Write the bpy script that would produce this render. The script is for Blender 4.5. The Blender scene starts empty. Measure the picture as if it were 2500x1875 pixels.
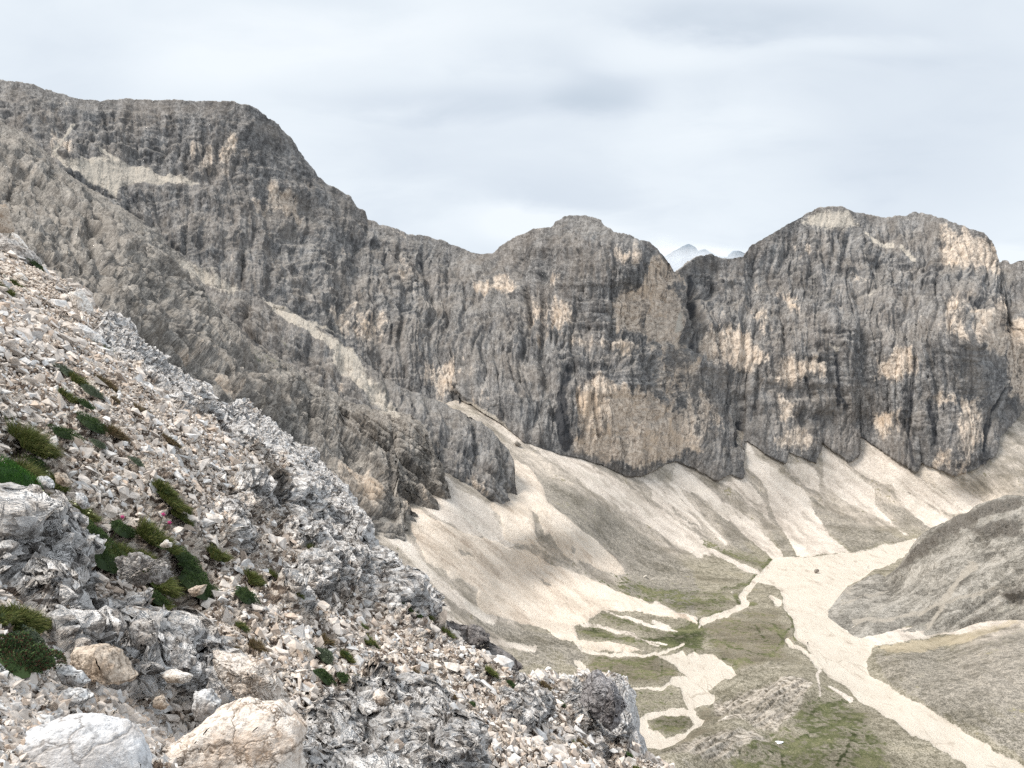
import bpy, math, time
import numpy as np
T0 = time.time()
F = 1962.0; CX = 1250.0; CY = 937.5; CAMZ = 160.0
rng = np.random.default_rng(7)
scene = bpy.context.scene
COL = bpy.context.scene.collection
f32 = np.float32

def pt(px, py, D):
    px = np.asarray(px, float); py = np.asarray(py, float); D = np.asarray(D, float)
    return np.stack([(px - CX) / F * D, D + 0 * px, CAMZ - (py - CY) / F * D], -1)

ZT = dict(A=(0, 150, .4069), B=(800, 400, .4069), C=(1600, 400, .4069), D=(0, 500, .4069), E=(0, 1200, .4069),
          S=(800, 1000, .4069), G=(1600, 950, .4069), H=(1300, 1275, .3617), I=(0, 500, .226), J=(0, 850, .226),
          K=(500, 1100, .226), L=(800, 1450, .2532), M=(1200, 1500, .226), O=(0, 0, 1.1302), P=(0, 0, 1.0))
def Z(k, s):
    """survey coordinates: 'x,y x,y ...' read from detail sheet k"""
    ox, oy, sc = ZT[k]
    a = np.array([[float(v) for v in q.split(',')] for q in s.split()])
    return a * sc + np.array([ox, oy])

# ---------------------------------------------------------------- noise
_pr = np.random.default_rng(99)
_perm = _pr.permutation(256).astype(np.int32); _perm = np.concatenate([_perm, _perm, _perm])
_g = _pr.normal(size=(256, 3)).astype(f32); _g /= np.linalg.norm(_g, axis=1, keepdims=True)
def gnoise(p, seed=0):
    p = np.asarray(p, f32) + f32(seed * 17.31)
    i = np.floor(p); fr = p - i; i = i.astype(np.int32) & 255
    u = fr * fr * fr * (fr * (fr * 6 - 15) + 10)
    out = None
    res = np.zeros(len(p), f32)
    for dx in (0, 1):
        hx = _perm[(i[:, 0] + dx) & 255]
        wx = u[:, 0] if dx else 1 - u[:, 0]
        for dy in (0, 1):
            hy = _perm[(hx + i[:, 1] + dy) & 255]
            wy = u[:, 1] if dy else 1 - u[:, 1]
            for dz in (0, 1):
                h = _perm[(hy + i[:, 2] + dz) & 255]
                wz = u[:, 2] if dz else 1 - u[:, 2]
                g = _g[h]
                d = g[:, 0] * (fr[:, 0] - dx) + g[:, 1] * (fr[:, 1] - dy) + g[:, 2] * (fr[:, 2] - dz)
                res += wx * wy * wz * d
    return res * 1.5
def fbm(p, lam, octs, rough=.5, seed=0, ridged=False, sc=(1, 1, 1)):
    q = np.asarray(p, f32) * (np.asarray(sc, f32) / f32(lam)); a = 1.0; r = 0; tot = 0
    for o in range(octs):
        n = gnoise(q, seed + o)
        if ridged: n = 1 - np.abs(n) * 2.2
        r = r + a * n; tot += a; a *= rough; q = q * 2.03
    return r / tot

# ---------------------------------------------------------------- surfaces through survey points
def tps(ctrl, val, x, y, x0, x1, y0, y1, smooth=0.0):
    c = np.array(ctrl, float) / 500.; n = len(c)
    def U(r2): return .5 * r2 * np.log(np.maximum(r2, 1e-12))
    d2 = ((c[:, None] - c[None]) ** 2).sum(-1)
    A = np.zeros((n + 3, n + 3)); A[:n, :n] = U(d2) + np.eye(n) * smooth
    A[:n, n] = 1; A[:n, n + 1:] = c; A[n, :n] = 1; A[n + 1:, :n] = c.T
    w = np.linalg.solve(A, np.concatenate([val, [0, 0, 0]]))
    gx = np.linspace(x0, x1, 180); gy = np.linspace(y0, y1, 160)
    X, Y = np.meshgrid(gx / 500, gy / 500)
    R = w[n] + w[n + 1] * X + w[n + 2] * Y
    for k in range(n): R = R + w[k] * U((X - c[k, 0]) ** 2 + (Y - c[k, 1]) ** 2)
    return bil(R, (x - x0) / (x1 - x0) * 179, (y - y0) / (y1 - y0) * 159)
def bil(R, fx, fy):
    h, w = R.shape
    fx = np.clip(fx, 0, w - 1.001); fy = np.clip(fy, 0, h - 1.001)
    ix = fx.astype(int); iy = fy.astype(int); ax = fx - ix; ay = fy - iy
    return (R[iy, ix] * (1 - ax) + R[iy, ix + 1] * ax) * (1 - ay) + (R[iy + 1, ix] * (1 - ax) + R[iy + 1, ix + 1] * ax) * ay

# ---------------------------------------------------------------- region masks (survey plan)
CS = 2.5; CX0, CY0 = -100., 100.
CW, CH = int(2700 / CS), int(1900 / CS)
_wc = {}
class Mask:
    def __init__(s): s.a = np.zeros((CH, CW), f32)
    def _win(s, P, m):
        x0 = max(0, int((P[:, 0].min() - m - CX0) / CS)); x1 = min(CW, int((P[:, 0].max() + m - CX0) / CS) + 2)
        y0 = max(0, int((P[:, 1].min() - m - CY0) / CS)); y1 = min(CH, int((P[:, 1].max() + m - CY0) / CS) + 2)
        Y, X = np.mgrid[y0:y1, x0:x1]
        return (slice(y0, y1), slice(x0, x1)), X * CS + CX0, Y * CS + CY0
    def poly(s, k, st, soft=18, v=1., sub=False):
        P = Z(k, st); m = soft * 1.5 + 5; w, X, Y = s._win(P, m)
        if X.size == 0: return s
        d = np.full(X.shape, 1e9); ins = np.zeros(X.shape, bool); n = len(P)
        for i in range(n):
            a = P[i]; b = P[(i + 1) % n]; e = b - a
            t = np.clip(((X - a[0]) * e[0] + (Y - a[1]) * e[1]) / max(e @ e, 1e-9), 0, 1)
            d = np.minimum(d, (X - a[0] - t * e[0]) ** 2 + (Y - a[1] - t * e[1]) ** 2)
            if a[1] != b[1]:
                c = (Y < max(a[1], b[1])) & (Y >= min(a[1], b[1])) & (X < a[0] + (Y - a[1]) * e[0] / e[1])
                ins ^= c
        d = np.sqrt(d) * np.where(ins, 1, -1)
        m_ = np.clip(.5 + d / (2. * soft), 0, 1) * v
        s.a[w] = s.a[w] * (1 - m_) if sub else np.maximum(s.a[w], m_)
        return s
    def line(s, k, st, w0=5, w1=None, soft=4, v=1., sub=False):
        P = Z(k, st); w1 = w0 if w1 is None else w1
        m = max(w0, w1) + soft * 2 + 5; w, X, Y = s._win(P, m)
        if X.size == 0: return s
        best = np.zeros(X.shape); n = len(P) - 1
        for i in range(n):
            a = P[i]; b = P[i + 1]; e = b - a
            t = np.clip(((X - a[0]) * e[0] + (Y - a[1]) * e[1]) / max(e @ e, 1e-9), 0, 1)
            d = np.sqrt((X - a[0] - t * e[0]) ** 2 + (Y - a[1] - t * e[1]) ** 2)
            wd = w0 + (w1 - w0) * (i + t) / n
            best = np.maximum(best, np.clip(.5 + (wd - d) / (2. * soft), 0, 1))
        best *= v
        s.a[w] = s.a[w] * (1 - best) if sub else np.maximum(s.a[w], best)
        return s
    def at(s, px, py, warp=True):
        if warp is True:
            key = (len(px), float(px[len(px) // 3]), float(py[len(px) // 2]))
            if key not in _wc:
                q = np.stack([px, py, 0 * px], -1)
                _wc[key] = (11 * fbm(q, 60, 5, .62, 500), 11 * fbm(q, 60, 5, .62, 520))
            wx, wy = _wc[key]; px = px + wx * s.w; py = py + wy * s.w
        return bil(s.a, (px - CX0) / CS, (py - CY0) / CS).astype(f32)
    w = 1.0

# ---------------------------------------------------------------- meshes
def link(o, **kw):
    COL.objects.link(o)
    for k, v in kw.items(): o[k] = v
    return o
def np_mesh(name, V, Fq, attrs=None, smooth=True, tri=False):
    me = bpy.data.meshes.new(name); k = 3 if tri else 4
    V = np.ascontiguousarray(V, f32); Fq = np.ascontiguousarray(Fq, np.int32)
    me.vertices.add(len(V)); me.vertices.foreach_set('co', V.ravel())
    me.loops.add(Fq.size); me.loops.foreach_set('vertex_index', Fq.ravel())
    me.polygons.add(len(Fq)); me.polygons.foreach_set('loop_start', np.arange(len(Fq), dtype=np.int32) * k)
    me.polygons.foreach_set('use_smooth', np.full(len(Fq), smooth))
    for an, av in (attrs or {}).items():
        at = me.color_attributes.new(an, 'FLOAT_COLOR', 'POINT')
        at.data.foreach_set('color', np.ascontiguousarray(av, f32).ravel())
    me.update(calc_edges=True)
    return me
def grid_faces(nr, nc):
    i = np.arange((nr - 1) * (nc - 1)); r = i // (nc - 1); c = i % (nc - 1); a = r * nc + c
    return np.stack([a, a + 1, a + nc + 1, a + nc], -1)
def grid_normals(Vg):
    du = np.gradient(Vg, axis=1); dv = np.gradient(Vg, axis=0)
    n = np.cross(du, dv); n /= np.maximum(np.linalg.norm(n, axis=-1, keepdims=True), 1e-9)
    return n
def obj(name, me, mat, parent=None, **kw):
    o = bpy.data.objects.new(name, me); me.materials.clear() if me.materials else None
    if mat is not None: me.materials.append(mat)
    COL.objects.link(o)
    if parent is not None: o.parent = parent
    for k, v in kw.items(): o[k] = v
    return o
def submesh(V, Fq, attrs, sel):
    fs = Fq[sel]; ids = np.unique(fs); mp = np.zeros(len(V), np.int64); mp[ids] = np.arange(len(ids))
    return V[ids], mp[fs], {k: v[ids] for k, v in attrs.items()}

# ---------------------------------------------------------------- material helper
class N:
    def __init__(s, name):
        s.m = bpy.data.materials.new(name); s.m.use_nodes = True; s.t = s.m.node_tree
        s.t.nodes.clear()
        s.out = s.t.nodes.new('ShaderNodeOutputMaterial'); s.b = s.t.nodes.new('ShaderNodeBsdfPrincipled')
        s.t.links.new(s.b.outputs[0], s.out.inputs[0]); s.b.inputs['Roughness'].default_value = .92
        s.b.inputs['Specular IOR Level'].default_value = .15
    def L(s, a, b):
        if hasattr(a, 'is_output'): s.t.links.new(a, b)
        else: b.default_value = (tuple(a) + (1,)) if isinstance(a, tuple) and len(a) == 3 and b.type == 'RGBA' else a
    def new(s, ty): return s.t.nodes.new(ty)
    def pos(s): return s.new('ShaderNodeNewGeometry').outputs['Position']
    def nor(s): return s.new('ShaderNodeNewGeometry').outputs['Normal']
    def objc(s): return s.new('ShaderNodeTexCoord').outputs['Object']
    def attr(s, n):
        a = s.new('ShaderNodeAttribute'); a.attribute_name = n; return a
    def sep(s, v):
        x = s.new('ShaderNodeSeparateXYZ'); s.L(v, x.inputs[0]); return x.outputs
    def rgb(s, n):
        a = s.attr(n); x = s.new('ShaderNodeSeparateColor'); s.L(a.outputs['Color'], x.inputs[0])
        return x.outputs[0], x.outputs[1], x.outputs[2], a.outputs['Alpha']
    def map(s, v, sc=(1, 1, 1), rot=(0, 0, 0), loc=(0, 0, 0)):
        x = s.new('ShaderNodeMapping'); s.L(v, x.inputs[0]); x.inputs['Scale'].default_value = sc
        x.inputs['Rotation'].default_value = rot; x.inputs['Location'].default_value = loc; return x.outputs[0]
    def noise(s, v, scale, det=4, rough=.55, dist=0, lac=2.0, col=False):
        x = s.new('ShaderNodeTexNoise'); s.L(v, x.inputs['Vector']); x.inputs['Scale'].default_value = scale
        x.inputs['Detail'].default_value = det; x.inputs['Roughness'].default_value = rough
        x.inputs['Distortion'].default_value = dist; x.inputs['Lacunarity'].default_value = lac
        return x.outputs[1 if col else 0]
    def vor(s, v, scale, feat='F1', out='Distance', rand=1.0, det=0, met='EUCLIDEAN'):
        x = s.new('ShaderNodeTexVoronoi'); s.L(v, x.inputs['Vector']); x.feature = feat
        if feat != 'DISTANCE_TO_EDGE': x.distance = met
        x.inputs['Scale'].default_value = scale; x.inputs['Randomness'].default_value = rand
        if det: x.inputs['Detail'].default_value = det
        return x.outputs[out]
    def M(s, op, a, b=0., c=0., clamp=False):
        x = s.new('ShaderNodeMath'); x.operation = op; x.use_clamp = clamp
        s.L(a, x.inputs[0]); s.L(b, x.inputs[1]); s.L(c, x.inputs[2]); return x.outputs[0]
    def step(s, v, lo, hi, a=0., b=1.):
        x = s.new('ShaderNodeMapRange'); x.interpolation_type = 'SMOOTHSTEP'; s.L(v, x.inputs[0])
        x.inputs[1].default_value = lo; x.inputs[2].default_value = hi; x.inputs[3].default_value = a; x.inputs[4].default_value = b
        return x.outputs[0]
    def mix(s, f, a, b, mode='MIX'):
        x = s.new('ShaderNodeMix'); x.data_type = 'RGBA'; x.blend_type = mode; s.L(f, x.inputs[0])
        for v, i in ((a, 6), (b, 7)):
            if isinstance(v, tuple) and len(v) == 3: v = v + (1,)
            s.L(v, x.inputs[i])
        return x.outputs[2]
    def ramp(s, f, *st):
        x = s.new('ShaderNodeValToRGB'); s.L(f, x.inputs[0]); e = x.color_ramp.elements
        while len(e) < len(st): e.new(.5)
        for q, (p, c) in zip(e, st): q.position = p; q.color = tuple(c) + (1,)
        return x.outputs[0]
    def vadd(s, a, b, op='ADD'):
        x = s.new('ShaderNodeVectorMath'); x.operation = op; s.L(a, x.inputs[0]); s.L(b, x.inputs[1]); return x.outputs[0]
    def vscale(s, a, k):
        x = s.new('ShaderNodeVectorMath'); x.operation = 'SCALE'; s.L(a, x.inputs[0]); s.L(k, x.inputs['Scale']); return x.outputs[0]
    def color(s, c): s.L(c, s.b.inputs['Base Color'])
    def bump(s, h, dist, strength=1.0):
        x = s.new('ShaderNodeBump'); s.L(h, x.inputs['Height']); x.inputs['Distance'].default_value = dist
        x.inputs['Strength'].default_value = strength; s.L(x.outputs[0], s.b.inputs['Normal'])
    def disp(s, h, scale, mid=.5, method='DISPLACEMENT'):
        x = s.new('ShaderNodeDisplacement'); s.L(h, x.inputs['Height']); x.inputs['Scale'].default_value = scale
        x.inputs['Midlevel'].default_value = mid; s.L(x.outputs[0], s.out.inputs['Displacement']); s.m.displacement_method = method
def sheet(px0, px1, dx, low, crest, dp, Dfun, back, xs=None, vrow=None):
    """sheet of ground between the lines low(px) and crest(px), rolling over behind the crest"""
    xs = np.arange(px0, px1 + dx, dx) if xs is None else xs
    lo = np.asarray(low(xs), float) + 0 * xs; cr = np.asarray(crest(xs), float) + 0 * xs
    n = int(max((lo - cr).max() / dp, 12)); v = np.linspace(0, 1, n) if vrow is None else vrow
    PX = np.repeat(xs[None], len(v), 0); PY = lo[None] + (cr - lo)[None] * v[:, None]
    D = Dfun(PX.ravel(), PY.ravel()).reshape(PX.shape)
    V = pt(PX, PY, D)
    B = [];
    top = V[-1]; dirv = np.stack([top[:, 0], top[:, 1]], -1); dirv /= np.linalg.norm(dirv, axis=1, keepdims=True)
    for (dist, drop) in back:
        q = top.copy(); q[:, :2] += dirv * dist; q[:, 2] -= drop; B.append(q)
    if B: V = np.concatenate([V, np.array(B)], 0)
    nb = len(back)
    PXa = np.concatenate([PX, np.repeat(PX[-1:], nb, 0)]) if nb else PX
    PYa = np.concatenate([PY, np.repeat(PY[-1:], nb, 0)]) if nb else PY
    return V, PXa, PYa
# ================================================================ THE MASSIF (main wall)
SKY = np.concatenate([np.array([[-300, 120], [-120, 160]]), Z('A', '0,108 100,122 200,140 290,180 400,205 500,222 600,232 750,230 900,228 1000,236 1100,235 1250,238 1370,243 1450,255 1530,285 1600,335 1670,390 1740,470 1800,550 1850,610 1900,690 1960,740 2030,780 2100,830'),
    Z('B', '120,200 165,262 220,285 240,325 310,370 400,395 480,430 550,432 620,440 720,480 830,515 910,538 990,535 1050,490 1110,450 1190,418 1240,390 1350,380 1375,352 1400,340 1450,316 1560,314 1640,340 1668,372 1720,410 1770,415 1850,440 1930,465 1990,520 2040,580'),
    Z('C', '95,615 115,650 150,630 250,555 340,542 400,575 530,552 560,500 640,450 740,395 820,345 900,300 1000,262 1120,260 1200,290 1300,310 1420,325 1440,312 1500,310 1560,284 1650,315 1750,345 1870,385 1960,425 2010,470 2040,540 2060,608 2095,578 2130,600 2180,575 2212,580'),
    np.array([[2600, 600], [2800, 520]])])
SKY = SKY[np.argsort(SKY[:, 0])]
skyl = lambda x: np.interp(x, SKY[:, 0], SKY[:, 1])
base_pts = np.concatenate([np.array([[-300, 1000], [700, 1000], [1000, 960]]), Z('S', '780,-96 900,0 1060,100 1180,200 1390,270 1500,290 1640,330 1790,400 1880,400 1980,350'),
    Z('G', '120,430 220,470 370,550 450,510 525,540 535,480 545,310 660,390 780,450 800,380 970,450 1000,320 1160,430 1215,400 1225,280 1400,390 1480,440 1560,490 1585,430 1700,480 1800,515 1900,490 1980,445 2040,390 2060,290 2160,200 2212,130'), np.array([[2800, 900]])])
basel = lambda x: np.interp(x, base_pts[:, 0], base_pts[:, 1])

tc = [(1000,880,'D',960),(1050,930,'D',890),(1117,961,'D',822),(1231,1041,'D',772),(1280,1081,'D',750),(1366,1110,'D',762),(1528,1163,'D',788),(1649,1125,'D',848),(1751,1174,'D',842),(1820,1076,'D',895),(1917,1133,'D',882),(2007,1080,'D',930),(2094,1080,'D',940),(2202,1129,'D',905),(2332,1160,'D',873),(2406,1131,'D',880),(2500,1003,'D',960),
 (1880,1355,'z',0),(1975,1357,'z',0),(2075,1351,'z',0),(2170,1330,'z',1),(2270,1312,'z',3),(2400,1235,'D',868),(2500,1200,'D',850),(1254,1140,'D',690),(1207,1226,'D',603),(1101,1215,'D',562),(1028,1240,'D',545),(950,1264,'D',521),(861,1350,'D',456),
 (1400,1300,'z',46),(1300,1300,'z',52),(1200,1300,'D',565),(1500,1300,'z',34),(1600,1330,'z',18),(1300,1400,'z',23),(1000,1350,'D',490),(1150,1450,'z',32),(1400,1500,'z',4),(1300,1600,'z',5),(900,1400,'D',430),(1050,1520,'z',32),(1240,1640,'z',6),(1500,1480,'z',4),(1600,1480,'z',1.5),(1700,1520,'z',0),(1640,1400,'z',4),(1850,1430,'z',0),
 (1600,1600,'z',0),(1800,1600,'z',1),(1950,1500,'z',0),(2000,1420,'z',0),(2060,1500,'z',0),(1500,1875,'z',3),(1800,1875,'z',-2),(2100,1875,'z',-2),(2050,1700,'z',-1),(2300,1800,'z',0),(2500,1875,'z',0),(2150,1640,'z',0),(2110,1600,'z',0),(2300,1585,'z',3),(2500,1515,'z',14),
 (2215,1610,'z',6),(2400,1600,'z',13),(2500,1590,'z',17),(2300,1700,'z',7),(2500,1720,'z',10),(2500,1400,'z',4),(2300,1450,'z',2),(2150,1450,'z',0),(700,1400,'D',380),(700,1875,'D',260),(1100,1875,'z',12),(2700,1300,'z',10),(2700,1875,'z',6),(2700,1600,'z',20),(2700,1000,'D',960)]
def wv(c):
    px, py, t, v = c
    return 1. / v if t == 'D' else (py - CY) / (F * (CAMZ - v))
def Dt(px, py): return 1. / np.maximum(tps([(c[0], c[1]) for c in tc], np.array([wv(c) for c in tc]) * 1000, px, py, 600, 2820, 820, 2350, 0.0005) / 1000, 1 / 1400.)
mc = [(-200,150,900),(-200,700,720),(0,194,900),(0,500,790),(300,245,930),(600,255,950),(300,420,850),(160,380,820),(420,440,865),(500,600,800),(700,340,985),(700,700,810),(900,530,1030),(900,780,850),
 (1117,961,812),(1170,619,1040),(1170,800,890),(1290,1081,752),(1280,575,960),(1435,528,935),(1435,800,850),(1410,1118,765),(1565,1163,790),(1560,900,828),(1600,640,890),
 (1650,660,1000),(1650,800,940),(1660,1000,880),(1751,1174,845),(1820,1076,893),(1760,632,1060),(1900,560,1090),(1820,850,960),(2030,507,1110),(2030,800,965),(2007,1080,928),(2096,1064,945),(2235,1149,895),(2235,516,1120),(2235,800,960),
 (2332,1160,870),(2360,557,1060),(2400,800,920),(2406,1131,878),(2450,640,1045),(2450,800,990),(2500,636,1010),(2500,800,945),(2500,1003,960),(2700,600,1000),(2700,1000,960),(1300,1400,730),(2000,1400,870),(700,1200,760),(2500,1400,930)]
def Dm(px, py):
    d = Dm0(px, py); s = basel(px) - py; dt = Dt(px, np.minimum(np.maximum(py, 880), 1500)); dt2 = Dt(px, np.maximum(basel(px), 880))
    w = np.exp(-(np.maximum(s, 0) / 70.) ** 1.5) * np.clip((px - 1100) / 60., 0, 1)
    near = np.where(s > 0, dt2 - 2.5 + s * .10, dt + 5 + .9 * np.maximum(-s, 0))
    return d * (1 - w) + near * w
def Dm0(px, py):
    return tps([(a, b) for a, b, c in mc], np.array([c for a, b, c in mc], float), px, py, -320, 2820, 60, 1500, .002)
# rock masks
mO, mK, mL, mG = Mask(), Mask(), Mask(), Mask()
for k, st, v in [('P', '1418,929 1460,905 1520,940 1600,960 1650,1000 1700,1060 1712,1105 1660,1115 1600,1125 1540,1155 1480,1130 1410,1100 1405,1000', 1),
 ('B', '1700,830 1900,700 1960,560 2040,570 2100,680 2140,900 2140,1080 2000,1100 1850,1020 1720,1000', .95), ('B', '1180,920 1200,830 1320,820 1330,920 1220,1020', .8),
 ('B', '1330,660 1420,680 1400,750 1340,740', .8), ('B', '890,750 1060,690 1160,740 1130,800 920,820', .85), ('B', '1730,510 1890,510 1900,570 1740,600', .8),
 ('B', '1420,800 1530,830 1500,960 1330,1060 1300,1130 1200,1060', .6), ('B', '680,1200 780,1170 775,1400 700,1380', .8), ('B', '0,780 350,900 360,1100 200,1080 0,980', .6), ('B', '370,680 470,690 460,745', .8),
 ('B', '100,500 220,520 180,600 90,590', .55), ('B', '1850,1500 2140,1200 2200,1659 1900,1659', .55), ('B', '1380,1050 1800,1020 2100,1100 2150,1180 1800,1140 1500,1120', .6), ('B', '560,1180 680,1200 690,1400 560,1330', .55),
 ('A', '1330,490 1400,440 1410,560 1370,590 1310,600', .95), ('A', '1600,780 1700,790 1800,880 1810,950 1700,960 1600,900', .95), ('A', '1470,820 1600,840 1590,910 1450,890', .75), ('A', '1240,570 1290,560 1290,640 1240,650', .8), ('A', '1420,560 1500,500 1540,600 1440,640', .6),
 ('A', '1110,500 1330,480 1330,720 1110,640', .62), ('A', '300,440 450,470 560,560 520,600 330,560', .55), ('A', '1010,470 1060,460 1070,540 1010,540', .6), ('A', '1800,740 1860,740 1850,830 1800,830', .6), ('A', '60,150 150,160 100,300 40,280', .5), ('A', '1080,960 1120,980 1100,1010 1080,1000', .8),
 ('C', '1690,380 1880,400 2010,480 2050,640 2040,690 1900,660 1780,660 1700,600 1700,450', .9), ('C', '1720,830 1860,820 1870,1080 1790,1100', .95), ('C', '1880,900 2060,830 2080,1000 2040,1140 1890,1080', .95), ('C', '2120,1000 2212,930 2300,950 2300,1430 2120,1400 2080,1200', .95),
 ('C', '290,1000 550,980 600,1100 700,1150 690,1240 430,1240 260,1150', .95), ('C', '720,1150 1010,1180 1020,1260 900,1290 830,1340 720,1300', .95), ('C', '1320,1200 1450,1130 1560,1120 1550,1260 1400,1320 1320,1300', .9), ('G', '1790,40 1910,60 1930,330 1900,480 1810,500 1800,300', .95), ('C', '1620,1400 1800,1380 1790,1470 1660,1490', .8),
 ('G', '1300,130 1480,140 1470,260 1350,270 1290,200', .9), ('G', '730,30 870,60 870,210 740,200', .8), ('G', '1690,350 1780,370 1760,480 1680,460', .85), ('G', '720,200 900,220 980,330 800,400 720,350', .65), ('C', '740,760 830,780 830,880 770,860', .8), ('C', '570,870 700,900 690,1080 570,1060', .65), ('C', '0,1150 230,1200 400,1600 300,1659 0,1659', .6), ('C', '830,480 940,480 940,580 840,590', .6), ('C', '1120,620 1260,640 1240,690 1130,690', .55),
 ('S', '0,330 150,300 260,370 350,650 200,640 0,540', .85), ('S', '400,560 480,600 500,650 390,650', .75), ('S', '760,390 900,380 910,500 800,470', .7), ('D', '1240,1080 1400,1090 1390,1200 1280,1190', .9), ('D', '1090,880 1170,900 1130,1000 1060,1030', .7), ('D', '1500,1100 1560,1080 1600,1200', .5), ('D', '780,620 1000,700 1100,800 850,780', .35), ('S', '540,430 620,450 620,530 540,520', .6)]:
    mO.poly(k, st, 20, v)
for k, st, w0, w1 in [('B', '1070,650 1080,850 1110,1020', 6, 9), ('B', '1190,420 1160,580 1180,800 1175,900 1190,1180', 4, 6), ('B', '1715,460 1700,850 1700,1100', 4, 3), ('B', '1255,730 1250,900', 4, 4), ('B', '1960,480 1940,700', 3, 3),
 ('B', '1450,1240 1400,1400 1440,1659', 22, 26), ('S', '1385,0 1400,100 1430,230', 20, 22), ('B', '2160,680 2200,900 2190,1100', 14, 14), ('B', '340,560 350,690', 10, 10), ('B', '560,580 570,690', 12, 10), ('B', '725,700 720,880 730,1100', 6, 5), ('B', '320,770 360,860 370,1100', 10, 5), ('B', '665,1290 675,1360', 5, 5), ('B', '1720,1060 1740,1060', 10, 10), ('B', '600,820 600,960', 7, 6), ('B', '1380,1130 1420,1100', 3, 3), ('B', '1400,1195 1560,1165', 3, 3), ('B', '490,1400 520,1520', 8, 8), ('B', '820,1100 960,1180', 5, 4), ('B', '2110,1150 2120,1400', 3, 3), ('B', '1830,780 1820,900', 4, 4), ('B', '1525,560 1540,800', 5, 5), ('B', '1515,1000 1525,1040', 9, 9),
 ('C', '760,680 700,800 690,1000 715,1300 730,1540', 7, 4), ('C', '1690,720 1760,900 1780,1110', 5, 10), ('C', '1560,1200 1540,1400 1520,1620', 12, 16), ('C', '1080,1150 1090,1300 1080,1450', 12, 14), ('C', '910,920 1050,830 1120,850', 3, 3), ('C', '980,790 1040,820 1060,730', 3, 2), ('C', '1200,800 1360,720', 2, 2), ('C', '960,640 950,830', 4, 4), ('C', '585,1080 590,1220', 5, 5), ('C', '380,1000 380,1150', 6, 5), ('C', '275,830 270,1000 240,1150', 7, 9), ('C', '450,1250 440,1480', 12, 8), ('C', '1150,430 1110,680', 8, 8), ('C', '1550,780 1600,1100 1610,1500', 4, 3), ('C', '1650,1130 1650,1300', 6, 5), ('C', '1870,830 1900,900', 10, 10), ('C', '1900,860 1960,900', 12, 8), ('C', '2080,1350 2000,1500 1980,1659', 14, 14), ('C', '890,1480 880,1560', 12, 12), ('C', '910,1290 940,1400', 12, 10), ('C', '1420,650 1430,700', 4, 4), ('C', '2110,1380 2110,1520', 5, 5), ('C', '1830,1180 1810,1280', 4, 4), ('C', '230,740 240,830', 5, 5), ('G', '1980,150 1960,430', 12, 16), ('G', '520,180 500,330', 14, 16), ('G', '1080,0 1130,120', 14, 12), ('G', '1500,200 1560,460', 10, 14), ('G', '1640,100 1690,330', 16, 16),
 ('A', '1110,560 1120,640', 8, 7), ('A', '1215,480 1225,640', 6, 6), ('A', '1300,490 1300,700', 7, 8), ('A', '1250,660 1270,740', 10, 8), ('A', '1410,620 1400,690', 7, 6), ('A', '1525,650 1525,710', 4, 4), ('A', '740,490 740,570', 4, 4), ('A', '580,360 570,480', 6, 5), ('A', '910,970 930,1000', 12, 10), ('A', '1140,910 1190,895', 5, 4), ('A', '850,1170 860,1210', 10, 8), ('A', '620,1240 680,1290', 10, 6), ('A', '790,790 840,900', 10, 12), ('A', '120,700 20,860', 3, 3), ('A', '520,740 720,850', 5, 9), ('A', '700,850 800,940 920,1000', 6, 10), ('A', '1390,870 1400,1000', 5, 4), ('A', '1010,1060 1050,1120', 6, 5), ('A', '1600,700 1590,780', 7, 5),
 ('S', '320,440 360,560 360,645', 6, 9), ('S', '600,30 570,120', 9, 6), ('S', '820,220 830,330 870,420', 7, 5), ('S', '640,250 690,400', 5, 4), ('S', '450,130 450,210', 6, 5), ('D', '1400,720 1550,840', 8, 16), ('D', '1550,850 1700,960 1900,1170', 8, 6), ('D', '1930,960 1900,1080', 4, 4), ('O', '1000,1010 1030,1080', 6, 4), ('B', '240,1150 420,1460', 4, 3), ('B', '120,1270 240,1370', 4, 3), ('O', '1130,620 1150,700', 10, 8), ('O', '700,940 760,1000', 5, 5)]:
    mK.line(k, st, w0 * .6, w1 * .6, 6, .72)
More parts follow.
